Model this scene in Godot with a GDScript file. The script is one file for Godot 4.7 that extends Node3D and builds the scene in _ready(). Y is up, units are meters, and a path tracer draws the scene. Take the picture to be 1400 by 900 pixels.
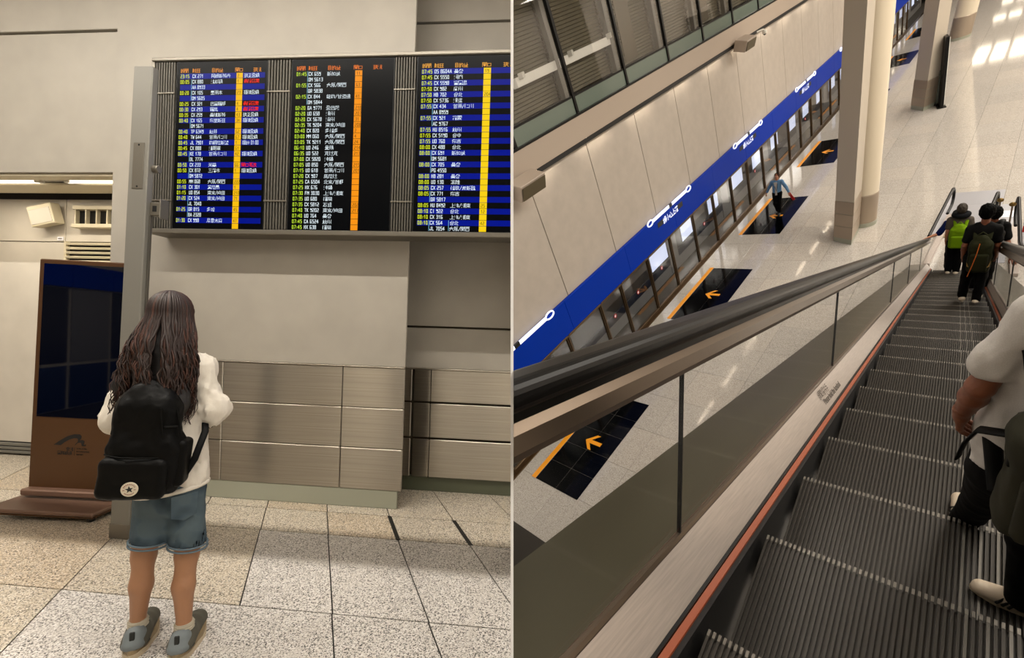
extends Node3D
# Two airport halls divided by a thin white partition that the camera sees end-on: to its left a check-in hall wall
# with a departure board, to its right an escalator going down to a train platform. The platform hall stands on a slope of its own
# (hall_t), the check-in hall is upright.

var cam_t: Transform3D
var hall_t: Transform3D
var esc_t: Transform3D
var M := {}
var taken := {}
var rng := RandomNumberGenerator.new()
const ORD := ["first", "second", "third", "fourth", "fifth", "sixth", "seventh", "eighth", "ninth", "tenth", "eleventh", "twelfth", "thirteenth", "fourteenth", "fifteenth", "sixteenth", "seventeenth", "eighteenth", "nineteenth", "twentieth", "twenty-first", "twenty-second", "twenty-third", "twenty-fourth", "twenty-fifth", "twenty-sixth", "twenty-seventh", "twenty-eighth", "twenty-ninth", "thirtieth"]

# ---------------------------------------------------------------- triangle soup with explicit normals
class Mb:
	var v := PackedVector3Array()
	var n := PackedVector3Array()
	var uv := PackedVector2Array()

	func tri(a: Vector3, b: Vector3, c: Vector3, na := Vector3.ZERO, nb := Vector3.ZERO, nc := Vector3.ZERO) -> void:
		# a, b, c run counter-clockwise seen from outside; stored clockwise
		if na == Vector3.ZERO:
			na = (b - a).cross(c - a).normalized()
			nb = na
			nc = na
		v.append_array([a, c, b])
		n.append_array([na, nc, nb])
		var q := na.abs()
		for e in [a, c, b]:
			uv.append(Vector2(e.x, e.y) if q.z >= q.x and q.z >= q.y else (Vector2(e.z, e.y) if q.x >= q.y else Vector2(e.x, e.z)))

	func quad(a: Vector3, b: Vector3, c: Vector3, d: Vector3) -> void:
		tri(a, b, c)
		tri(a, c, d)

	func quad_uv(a: Vector3, b: Vector3, c: Vector3, d: Vector3) -> void:  # a lower left, b lower right, c upper right, d upper left
		var m := (b - a).cross(c - a).normalized()
		v.append_array([a, c, b, a, d, c])
		for i in 6:
			n.append(m)
		uv.append_array([Vector2(0, 1), Vector2(1, 0), Vector2(1, 1), Vector2(0, 1), Vector2(0, 0), Vector2(1, 0)])

	func box(c: Vector3, s: Vector3, t := Basis(), bev := 0.0) -> void:
		var h := s * 0.5
		if bev <= 0.0:
			for ax in 3:
				for sg in [-1.0, 1.0]:
					var u := Vector3.ZERO
					var w := Vector3.ZERO
					var o := Vector3.ZERO
					o[ax] = h[ax] * sg
					u[(ax + 1) % 3] = h[(ax + 1) % 3] * sg
					w[(ax + 2) % 3] = h[(ax + 2) % 3]
					quad(c + t * (o - u - w), c + t * (o + u - w), c + t * (o + u + w), c + t * (o - u + w))
			return
		bev = minf(bev, minf(h.x, minf(h.y, h.z)) * 0.9)
		var i := h - Vector3.ONE * bev
		for ax in 3:
			var a1 := (ax + 1) % 3
			var a2 := (ax + 2) % 3
			for sg in [-1.0, 1.0]:
				var o := Vector3.ZERO
				var u := Vector3.ZERO
				var w := Vector3.ZERO
				o[ax] = h[ax] * sg
				u[a1] = i[a1] * sg
				w[a2] = i[a2]
				quad(c + t * (o - u - w), c + t * (o + u - w), c + t * (o + u + w), c + t * (o - u + w))
			# edges along ax
			for s1 in [-1.0, 1.0]:
				for s2 in [-1.0, 1.0]:
					var p := Vector3.ZERO
					var q := Vector3.ZERO
					p[a1] = h[a1] * s1
					p[a2] = i[a2] * s2
					q[a1] = i[a1] * s1
					q[a2] = h[a2] * s2
					var l := Vector3.ZERO
					l[ax] = i[ax]
					_edge(c, t, p, q, l)
		for sx in [-1.0, 1.0]:
			for sy in [-1.0, 1.0]:
				for sz in [-1.0, 1.0]:
					var a := Vector3(h.x * sx, i.y * sy, i.z * sz)
					var b := Vector3(i.x * sx, h.y * sy, i.z * sz)
					var d := Vector3(i.x * sx, i.y * sy, h.z * sz)
					if sx * sy * sz > 0:
						tri(c + t * a, c + t * b, c + t * d)
					else:
						tri(c + t * a, c + t * d, c + t * b)

	func _edge(c: Vector3, t: Basis, p: Vector3, q: Vector3, l: Vector3) -> void:
		var m := (q - p).cross(l)
		if m.dot(p + q) > 0:
			quad(c + t * (p - l), c + t * (q - l), c + t * (q + l), c + t * (p + l))
		else:
			quad(c + t * (q - l), c + t * (p - l), c + t * (p + l), c + t * (q + l))

	func bx(x0: float, x1: float, y0: float, y1: float, z0: float, z1: float, bev := 0.0) -> void:
		box(Vector3(x0 + x1, y0 + y1, z0 + z1) * 0.5, Vector3(absf(x1 - x0), absf(y1 - y0), absf(z1 - z0)), Basis(), bev)

	func prism(poly: PackedVector2Array, d0: float, d1: float, t := Transform3D()) -> void:  # polygon in x, y; from z = d0 to d1
		if Geometry2D.is_polygon_clockwise(poly):
			poly = poly.duplicate()
			poly.reverse()
		if d1 < d0:
			var w := d0
			d0 = d1
			d1 = w
		var k := Geometry2D.triangulate_polygon(poly)
		for i in range(0, k.size(), 3):
			var a := poly[k[i]]
			var b := poly[k[i + 1]]
			var c := poly[k[i + 2]]
			if (b - a).cross(c - a) < 0:
				var w2 := b
				b = c
				c = w2
			tri(t * Vector3(a.x, a.y, d1), t * Vector3(b.x, b.y, d1), t * Vector3(c.x, c.y, d1))
			tri(t * Vector3(a.x, a.y, d0), t * Vector3(c.x, c.y, d0), t * Vector3(b.x, b.y, d0))
		for i in poly.size():
			var a := poly[i]
			var b := poly[(i + 1) % poly.size()]
			quad(t * Vector3(a.x, a.y, d0), t * Vector3(b.x, b.y, d0), t * Vector3(b.x, b.y, d1), t * Vector3(a.x, a.y, d1))

	func tube(pts: Array, radii: Array, sides := 8, caps := true, flat := 1.0, up := Vector3.ZERO) -> void:
		var rings := []
		var norms := []
		var side := Vector3.ZERO
		for i in pts.size():
			var d: Vector3 = (pts[mini(i + 1, pts.size() - 1)] - pts[maxi(i - 1, 0)]).normalized()
			if up != Vector3.ZERO:
				side = d.cross(up).normalized()
			elif side == Vector3.ZERO:
				side = d.cross(Vector3.UP if absf(d.y) < 0.9 else Vector3.RIGHT).normalized()
			else:
				side = (side - d * side.dot(d)).normalized()
			var w := side.cross(d).normalized()
			var r: float = radii[mini(i, radii.size() - 1)]
			var ring := []
			var nr := []
			for k in sides:
				var an := TAU * k / sides
				ring.append(pts[i] + side * cos(an) * r + w * sin(an) * r * flat)
				nr.append((side * cos(an) * flat + w * sin(an)).normalized())
			rings.append(ring)
			norms.append(nr)
		for i in pts.size() - 1:
			for k in sides:
				var k2 := (k + 1) % sides
				tri(rings[i][k], rings[i + 1][k], rings[i + 1][k2], norms[i][k], norms[i + 1][k], norms[i + 1][k2])
				tri(rings[i][k], rings[i + 1][k2], rings[i][k2], norms[i][k], norms[i + 1][k2], norms[i][k2])
		if caps:
			for k in range(1, sides - 1):
				tri(rings[0][0], rings[0][k], rings[0][k + 1])
				tri(rings[-1][0], rings[-1][k + 1], rings[-1][k])

	func sweep(prof: PackedVector2Array, path: Array, closed := true) -> void:  # path: Transform3D list; profile in each one's x, y
		for i in path.size() - 1:
			var a: Transform3D = path[i]
			var b: Transform3D = path[i + 1]
			for k in (prof.size() if closed else prof.size() - 1):
				var p := prof[k]
				var q := prof[(k + 1) % prof.size()]
				quad(a * Vector3(p.x, p.y, 0), a * Vector3(q.x, q.y, 0), b * Vector3(q.x, q.y, 0), b * Vector3(p.x, p.y, 0))
		if closed:
			var t := Geometry2D.triangulate_polygon(prof)
			for e in [path[0], path[-1]]:
				for i in range(0, t.size(), 3):
					tri(e * Vector3(prof[t[i]].x, prof[t[i]].y, 0), e * Vector3(prof[t[i + 1]].x, prof[t[i + 1]].y, 0), e * Vector3(prof[t[i + 2]].x, prof[t[i + 2]].y, 0))

	func lathe(prof: Array, segs := 24, at := Vector3.ZERO, t := Basis()) -> void:  # prof: Vector2(radius, height)
		for i in prof.size() - 1:
			var a: Vector2 = prof[i]
			var b: Vector2 = prof[i + 1]
			var sl := Vector2(b.y - a.y, a.x - b.x).normalized()
			for k in segs:
				var c0 := Vector3(cos(TAU * k / segs), 0, -sin(TAU * k / segs))
				var c1 := Vector3(cos(TAU * (k + 1) / segs), 0, -sin(TAU * (k + 1) / segs))
				var n0 := t * (c0 * sl.x + Vector3.UP * sl.y)
				var n1 := t * (c1 * sl.x + Vector3.UP * sl.y)
				var p0 := at + t * (c0 * a.x + Vector3.UP * a.y)
				var p1 := at + t * (c1 * a.x + Vector3.UP * a.y)
				var q0 := at + t * (c0 * b.x + Vector3.UP * b.y)
				var q1 := at + t * (c1 * b.x + Vector3.UP * b.y)
				tri(p0, p1, q1, n0, n1, n1)
				tri(p0, q1, q0, n0, n1, n0)

	func ball(c: Vector3, r: Vector3, t := Basis(), segs := 14, rows := 9) -> void:
		for i in rows:
			for k in segs:
				var q := []
				for e in [[i, k], [i, k + 1], [i + 1, k + 1], [i + 1, k]]:
					var la: float = PI * e[0] / rows
					var lo: float = TAU * e[1] / segs
					q.append(Vector3(sin(la) * cos(lo), cos(la), -sin(la) * sin(lo)))
				var nn := []
				var pp := []
				for e in q:
					nn.append((t * (e / r)).normalized())
					pp.append(c + t * (e * r))
				if i > 0:
					tri(pp[0], pp[2], pp[1], nn[0], nn[2], nn[1])
				if i < rows - 1:
					tri(pp[0], pp[3], pp[2], nn[0], nn[3], nn[2])

	func text(words: String, size: float, t: Transform3D, depth := 0.001, font := "Droid Sans", weight := 400) -> void:
		var f := SystemFont.new()
		f.font_names = PackedStringArray([font])
		f.font_weight = weight
		var m := TextMesh.new()
		m.font = f
		m.text = words
		m.font_size = 32
		m.pixel_size = size / 32.0
		m.depth = depth
		m.curve_step = 2.0
		var a := m.get_mesh_arrays()
		var vs: PackedVector3Array = a[Mesh.ARRAY_VERTEX]
		var ns: PackedVector3Array = a[Mesh.ARRAY_NORMAL]
		var ix: PackedInt32Array = a[Mesh.ARRAY_INDEX]
		for i in ix:
			v.append(t * vs[i])
			n.append((t.basis * ns[i]).normalized())
			uv.append(Vector2.ZERO)

	func clip(p: Plane, close := false) -> void:  # keeps what lies under the plane; close fills the cut of a single rod
		var rim := []
		var v2 := PackedVector3Array()
		var n2 := PackedVector3Array()
		var u2 := PackedVector2Array()
		for i in range(0, v.size(), 3):
			var d := [p.distance_to(v[i]), p.distance_to(v[i + 1]), p.distance_to(v[i + 2])]
			if d[0] > 0 and d[1] > 0 and d[2] > 0:
				continue
			if d[0] <= 0 and d[1] <= 0 and d[2] <= 0:
				for k in 3:
					v2.append(v[i + k])
					n2.append(n[i + k])
					u2.append(uv[i + k])
				continue
			var pv := []
			for k in 3:
				var k2 := (k + 1) % 3
				if d[k] <= 0:
					pv.append([v[i + k], n[i + k], uv[i + k]])
				if (d[k] <= 0) != (d[k2] <= 0):
					var w: float = d[k] / (d[k] - d[k2])
					pv.append([v[i + k].lerp(v[i + k2], w), n[i + k].lerp(n[i + k2], w).normalized(), uv[i + k].lerp(uv[i + k2], w)])
			var on := []
			for e in pv:
				if absf(p.distance_to(e[0])) < 1e-5:
					on.append(e[0])
			if on.size() == 2:
				rim.append(on)
			for k in range(1, pv.size() - 1):
				for e in [pv[0], pv[k], pv[k + 1]]:
					v2.append(e[0])
					n2.append(e[1])
					u2.append(e[2])
		if close and rim.size() > 2:
			var mid := Vector3.ZERO
			for e in rim:
				mid += (e[0] + e[1]) * 0.5 / rim.size()
			for e in rim:
				v2.append_array([mid, e[0], e[1]])
				n2.append_array([p.normal, p.normal, p.normal])
				u2.append_array([Vector2.ZERO, Vector2(0.01, 0), Vector2(0, 0.01)])
		v = v2
		n = n2
		uv = u2

	func mesh() -> ArrayMesh:
		var a := []
		a.resize(Mesh.ARRAY_MAX)
		a[Mesh.ARRAY_VERTEX] = v
		a[Mesh.ARRAY_NORMAL] = n
		a[Mesh.ARRAY_TEX_UV] = uv
		var m := ArrayMesh.new()
		if v.size():
			m.add_surface_from_arrays(Mesh.PRIMITIVE_TRIANGLES, a)
		return m


# ---------------------------------------------------------------- distance field on a grid, meshed as surface nets
class Sdf:
	var lo: Vector3
	var h: float
	var nx: int
	var ny: int
	var nz: int
	var g := PackedFloat32Array()

	func _init(a: Vector3, b: Vector3, cell: float) -> void:
		lo = a
		h = cell
		nx = int(ceil((b.x - a.x) / h)) + 1
		ny = int(ceil((b.y - a.y) / h)) + 1
		nz = int(ceil((b.z - a.z) / h)) + 1
		g.resize(nx * ny * nz)
		g.fill(1.0)

	func _range(a: Vector3, b: Vector3) -> Array:
		var p := (a - lo) / h
		var q := (b - lo) / h
		return [maxi(0, int(floor(p.x))), mini(nx - 1, int(ceil(q.x))), maxi(0, int(floor(p.y))), mini(ny - 1, int(ceil(q.y))), maxi(0, int(floor(p.z))), mini(nz - 1, int(ceil(q.z)))]

	func _put(i: int, d: float, k: float, mode: int) -> void:
		var o := g[i]
		if mode == 0:
			if k <= 0.0:
				if d < o:
					g[i] = d
			else:
				var w := maxf(k - absf(o - d), 0.0) / k
				g[i] = minf(o, d) - w * w * k * 0.25
		else:
			var e := -d
			var w := maxf(k - absf(o - e), 0.0) / maxf(k, 0.0001)
			g[i] = maxf(o, e) + w * w * k * 0.25

	# tapered capsule; fd, ff: squeezed along the unit vector fd by the factor ff
	func cap(a: Vector3, b: Vector3, ra: float, rb: float, k := 0.02, fd := Vector3.ZERO, ff := 1.0, mode := 0) -> void:
		var m := maxf(ra, rb) * maxf(1.0, ff) + k + h * 2.0
		var r := _range(a.min(b) - Vector3.ONE * m, a.max(b) + Vector3.ONE * m)
		var ab := b - a
		var l2 := maxf(ab.length_squared(), 1e-9)
		var sq := 1.0 / ff - 1.0
		for z in range(r[4], r[5] + 1):
			for y in range(r[2], r[3] + 1):
				var i := (z * ny + y) * nx
				for x in range(r[0], r[1] + 1):
					var p := lo + Vector3(x, y, z) * h - a
					if ff != 1.0:
						var u := clampf(p.dot(ab) / l2, 0.0, 1.0)
						var c := p - ab * u
						p = ab * u + c + fd * c.dot(fd) * sq
					var t := clampf(p.dot(ab) / l2, 0.0, 1.0)
					_put(i + x, (p - ab * t).length() - (ra + (rb - ra) * t), k, mode)

	func ell(c: Vector3, rr: Vector3, k := 0.02, t := Basis(), mode := 0) -> void:
		var big := maxf(rr.x, maxf(rr.y, rr.z))
		var m := big + k + h * 2.0
		var r := _range(c - Vector3.ONE * m, c + Vector3.ONE * m)
		var inv := t.transposed()
		for z in range(r[4], r[5] + 1):
			for y in range(r[2], r[3] + 1):
				var i := (z * ny + y) * nx
				for x in range(r[0], r[1] + 1):
					var p: Vector3 = inv * (lo + Vector3(x, y, z) * h - c)
					var k0 := (p / rr).length()
					var k1 := (p / (rr * rr)).length()
					_put(i + x, k0 * (k0 - 1.0) / maxf(k1, 1e-5) if k0 > 0.05 else -minf(rr.x, minf(rr.y, rr.z)), k, mode)

	func box(c: Vector3, half: Vector3, rnd: float, k := 0.02, t := Basis(), mode := 0) -> void:
		var m := half.length() + k + h * 2.0
		var e := Vector3(absf(t.x.x) * half.x + absf(t.y.x) * half.y + absf(t.z.x) * half.z, absf(t.x.y) * half.x + absf(t.y.y) * half.y + absf(t.z.y) * half.z, absf(t.x.z) * half.x + absf(t.y.z) * half.y + absf(t.z.z) * half.z) + Vector3.ONE * (k + 2.0 * h)
		var r := _range(c - e, c + e)
		var inv := t.transposed()
		var hh := half - Vector3.ONE * rnd
		for z in range(r[4], r[5] + 1):
			for y in range(r[2], r[3] + 1):
				var i := (z * ny + y) * nx
				for x in range(r[0], r[1] + 1):
					var p: Vector3 = inv * (lo + Vector3(x, y, z) * h - c)
					var q := p.abs() - hh
					_put(i + x, q.max(Vector3.ZERO).length() + minf(maxf(q.x, maxf(q.y, q.z)), 0.0) - rnd, k, mode)

	func cut_below(y0: float) -> void:
		for z in nz:
			for y in ny:
				var d := y0 - (lo.y + y * h)
				for x in nx:
					var i := (z * ny + y) * nx + x
					if g[i] < d:
						g[i] = d

	func wrinkle(f: FastNoiseLite, amp: float, stretch := Vector3.ONE) -> void:
		for z in nz:
			for y in ny:
				for x in nx:
					var i := (z * ny + y) * nx + x
					if absf(g[i]) < amp * 2.0 + h * 2.0:
						var p := (lo + Vector3(x, y, z) * h) * stretch
						g[i] += f.get_noise_3dv(p) * amp

	func mesh() -> ArrayMesh:
		var at := PackedInt32Array()
		at.resize(g.size())
		at.fill(-1)
		var vs := PackedVector3Array()
		var offs := PackedInt32Array([0, 1, nx, nx + 1, nx * ny, nx * ny + 1, nx * ny + nx, nx * ny + nx + 1])
		var lim := h * 3.0
		for z in nz - 1:
			for y in ny - 1:
				var row := (z * ny + y) * nx
				for x in nx - 1:
					var i := row + x
					var g0 := g[i]
					if g0 > lim or g0 < -lim:
						continue
					var s := 0
					for k in 8:
						if g[i + offs[k]] < 0.0:
							s += 1
					if s == 0 or s == 8:
						continue
					var sum := Vector3.ZERO
					var cnt := 0
					for e in [[0, 1], [2, 3], [4, 5], [6, 7], [0, 2], [1, 3], [4, 6], [5, 7], [0, 4], [1, 5], [2, 6], [3, 7]]:
						var a := g[i + offs[e[0]]]
						var b := g[i + offs[e[1]]]
						if (a < 0.0) != (b < 0.0):
							var t := a / (a - b)
							var p := Vector3(e[0] & 1, (e[0] >> 1) & 1, e[0] >> 2)
							var q := Vector3(e[1] & 1, (e[1] >> 1) & 1, e[1] >> 2)
							sum += p.lerp(q, t)
							cnt += 1
					at[i] = vs.size()
					vs.append(lo + (Vector3(x, y, z) + sum / cnt) * h)
		var ix := PackedInt32Array()
		var st := [1, nx, nx * ny]
		for z in range(1, nz - 1):
			for y in range(1, ny - 1):
				var row := (z * ny + y) * nx
				for x in range(1, nx - 1):
					var i := row + x
					if at[i] < 0:
						continue
					for ax in 3:
						var ins := g[i] < 0.0
						if ins == (g[i + st[ax]] < 0.0):
							continue
						var u: int = st[(ax + 1) % 3]
						var w: int = st[(ax + 2) % 3]
						var q := [at[i], at[i - u], at[i - u - w], at[i - w]]
						if q[1] < 0 or q[2] < 0 or q[3] < 0:
							continue
						if ins:
							ix.append_array([q[0], q[2], q[1], q[0], q[3], q[2]])
						else:
							ix.append_array([q[0], q[1], q[2], q[0], q[2], q[3]])
		var ns := PackedVector3Array()
		ns.resize(vs.size())
		for i in range(0, ix.size(), 3):
			var f := (vs[ix[i + 2]] - vs[ix[i]]).cross(vs[ix[i + 1]] - vs[ix[i]])
			ns[ix[i]] += f
			ns[ix[i + 1]] += f
			ns[ix[i + 2]] += f
		for i in ns.size():
			ns[i] = ns[i].normalized()
		var a := []
		a.resize(Mesh.ARRAY_MAX)
		a[Mesh.ARRAY_VERTEX] = vs
		a[Mesh.ARRAY_NORMAL] = ns
		a[Mesh.ARRAY_INDEX] = ix
		var m := ArrayMesh.new()
		if ix.size():
			m.add_surface_from_arrays(Mesh.PRIMITIVE_TRIANGLES, a)
		return m


# ---------------------------------------------------------------- nodes
func numbered(called: String) -> String:
	var k: int = taken.get(called, 0)
	taken[called] = k + 1
	return called if k == 0 else "%s_%03d" % [called, k]

func thing(called: String, label: String, category: String, t := Transform3D(), group := "") -> Node3D:
	var o := Node3D.new()
	o.name = numbered(called)
	add_child(o, true)
	o.transform = t
	tag(o, label, category, group)
	return o

func tag(o: Node, label: String, category: String, group := "") -> void:
	o.set_meta("label", label)
	o.set_meta("category", category)
	if group:
		o.set_meta("group", group)

# keep: -1 keeps what stands left of the partition, 1 what stands right of it, 0 keeps all
func obj(called: String, shape, m: Material, parent: Node = null, keep := 0) -> MeshInstance3D:
	var o := MeshInstance3D.new()
	if parent == null:
		parent = self
		called = numbered(called)
	o.name = called
	if shape is Mb:
		if keep != 0:
			var pt: Transform3D = parent.global_transform
			var r := cam_t.basis.x * signf(keep)
			var w := Plane(-r, -r.dot(cam_t.origin) - 0.0028)
			w = pt.affine_inverse() * w
			shape.clip(w, absi(keep) == 2)
		shape = shape.mesh()
	o.mesh = shape
	o.material_override = m
	parent.add_child(o, true)
	return o

func struct(called: String, t := Transform3D(), label := "", category := "") -> Node3D:
	var o := Node3D.new()
	o.name = numbered(called)
	add_child(o, true)
	o.transform = t
	o.set_meta("kind", "structure")
	if label:
		tag(o, label, category)
	return o

func hall(p := Vector3.ZERO, turn := 0.0) -> Transform3D:
	return hall_t * Transform3D(Basis(Vector3.UP, turn), p)

# ---------------------------------------------------------------- materials
func mat(key: String, c: Color, rough := 0.6, metal := 0.0) -> StandardMaterial3D:
	var m := StandardMaterial3D.new()
	m.resource_name = key
	m.albedo_color = c
	m.roughness = rough
	m.metallic = metal
	M[key] = m
	return m

func noise_tex(freq: float, ramp: Array, size := 512, normal := 0.0, octaves := 3, sx := 1, sy := 1, type := FastNoiseLite.TYPE_SIMPLEX_SMOOTH) -> NoiseTexture2D:
	var f := FastNoiseLite.new()
	f.noise_type = type
	f.frequency = freq
	f.fractal_octaves = octaves
	f.seed = int(freq * 1000) + size + octaves
	var t := NoiseTexture2D.new()
	t.width = size * sx
	t.height = size * sy
	t.seamless = true
	t.noise = f
	if normal > 0.0:
		t.as_normal_map = true
		t.bump_strength = normal
	if ramp.size():
		var g := Gradient.new()
		var offs := PackedFloat32Array()
		var cols := PackedColorArray()
		for e in ramp:
			offs.append(e[0])
			cols.append(e[1])
		g.offsets = offs
		g.colors = cols
		t.color_ramp = g
	return t

func grain_tex(freq: float, ramp: Array, size := 512) -> NoiseTexture2D:
	var t := noise_tex(freq, ramp, size, 0.0, 1, 1, 1, FastNoiseLite.TYPE_CELLULAR)
	var f: FastNoiseLite = t.noise
	f.fractal_type = FastNoiseLite.FRACTAL_NONE
	f.cellular_return_type = FastNoiseLite.RETURN_CELL_VALUE
	f.cellular_jitter = 1.0
	f.domain_warp_enabled = true
	f.domain_warp_amplitude = 4.0
	f.domain_warp_frequency = 0.12
	return t

func tri_tex(m: StandardMaterial3D, t: Texture2D, scale: Vector3, slot := "albedo") -> void:
	m.uv1_triplanar = true
	m.uv1_scale = scale
	if slot == "albedo":
		m.albedo_texture = t
	elif slot == "normal":
		m.normal_enabled = true
		m.normal_texture = t
	elif slot == "rough":
		m.roughness_texture = t
		m.roughness_texture_channel = BaseMaterial3D.TEXTURE_CHANNEL_RED

func _ready() -> void:
	rng.seed = 11
	# camera
	var cam := Camera3D.new()
	cam.name = "camera"
	add_child(cam)
	cam_t = Transform3D(Basis(Vector3(0.9958, 0.0312, -0.0859), Vector3(-0.0310, 0.9995, 0.0031), Vector3(0.0860, -0.0004, 0.9963)).orthonormalized(), Vector3(0, 1.5, 0))
	cam.transform = cam_t
	cam.fov = rad_to_deg(2.0 * atan(450.0 / 600.0))
	cam.near = 0.05
	cam.far = 400.0
	cam.current = true
	hall_t = cam_t * Transform3D(Basis(Vector3(0.66312, -0.1295, 0.73722), Vector3(-0.36124, 0.80726, 0.46674), Vector3(-0.65557, -0.57581, 0.48853)).orthonormalized(), Vector3.ZERO)
	var e := Vector3(-0.06345, -0.44889, -0.89133).normalized()
	var ex := Vector3(-e.z, 0, e.x).normalized()
	esc_t = hall_t * Transform3D(Basis(ex, ex.cross(e).normalized(), -e), Vector3.ZERO)
	# sky and exposure
	var we := WorldEnvironment.new()
	we.name = "world_environment"
	var env := Environment.new()
	env.background_mode = Environment.BG_COLOR
	env.background_color = Color(0.16, 0.15, 0.14)
	env.tonemap_mode = Environment.TONE_MAPPER_LINEAR
	env.tonemap_exposure = 1.0
	env.sdfgi_enabled = true
	env.ssao_enabled = true
	env.ssil_enabled = true
	we.environment = env
	add_child(we)
	materials()
	# the ceiling lamps of both halls
	var warm := Color(1.0, 0.97, 0.925)
	lamp("linear_ceiling_light", "slim linear ceiling light nearest to the departure board wall", Transform3D(Basis(), Vector3(-3.0, 4.9, -1.5)), Vector2(6.6, 0.035), 31.0, warm, -1)  # lamp kept narrow so the added baffle casts a crisp shadow
	lamp("linear_ceiling_light", "long linear ceiling light above the middle of the check-in hall", Transform3D(Basis(), Vector3(-3.0, 4.9, 0.8)), Vector2(6.0, 0.3), 2.2, warm, -1)
	lamp("linear_ceiling_light", "long linear ceiling light farthest from the departure board wall", Transform3D(Basis(), Vector3(-3.0, 4.9, 3.2)), Vector2(6.0, 0.3), 3.4, warm, -1)
	for k in 6:
		lamp("square_ceiling_light", "square ceiling light over the escalator side of the platform hall, %s in its row" % ORD[k], hall_t * Transform3D(Basis(), Vector3(2.8, 3.9, -4.5 - 10.0 * k)), Vector2(4.0, 6.0), 55.0 if k == 0 else 76.0, warm, 1)  # first lamp of this row is added to brighten the escalator deck
		lamp("square_ceiling_light", "square ceiling light over the far side of the platform hall, %s in its row" % ORD[k], hall_t * Transform3D(Basis(), Vector3(8.5, 3.9, -12.0 - 10.0 * k)), Vector2(3.0, 6.0), 85.0, warm, 1)
	left_hall()
	right_hall()
	left_things()
	right_things()
	people()

func lamp(called: String, label: String, t: Transform3D, s: Vector2, energy: float, c: Color, keep: int) -> void:
	var o := thing(called, label, "light", t, "ceiling lights out of the picture")
	var b := Mb.new()
	b.bx(-s.x / 2 - 0.04, s.x / 2 + 0.04, 0.0, 0.12, -s.y / 2 - 0.04, s.y / 2 + 0.04, 0.01)
	obj("lamp_housing", b, M.white_metal, o)
	b = Mb.new()
	b.bx(-s.x / 2, s.x / 2, -0.012, 0.0, -s.y / 2, s.y / 2)
	obj("lamp_diffuser", b, M.glow if s.x * s.y < 4.0 else M.glow_wide, o)
	var l := AreaLight3D.new()
	l.name = "lamp_light"
	l.area_size = s
	l.light_energy = energy
	l.light_color = c
	l.shadow_enabled = true
	l.area_range = 80.0
	l.transform = Transform3D(Basis(Vector3.RIGHT, -PI / 2), Vector3(0, -0.03, 0))
	o.add_child(l)

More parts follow.
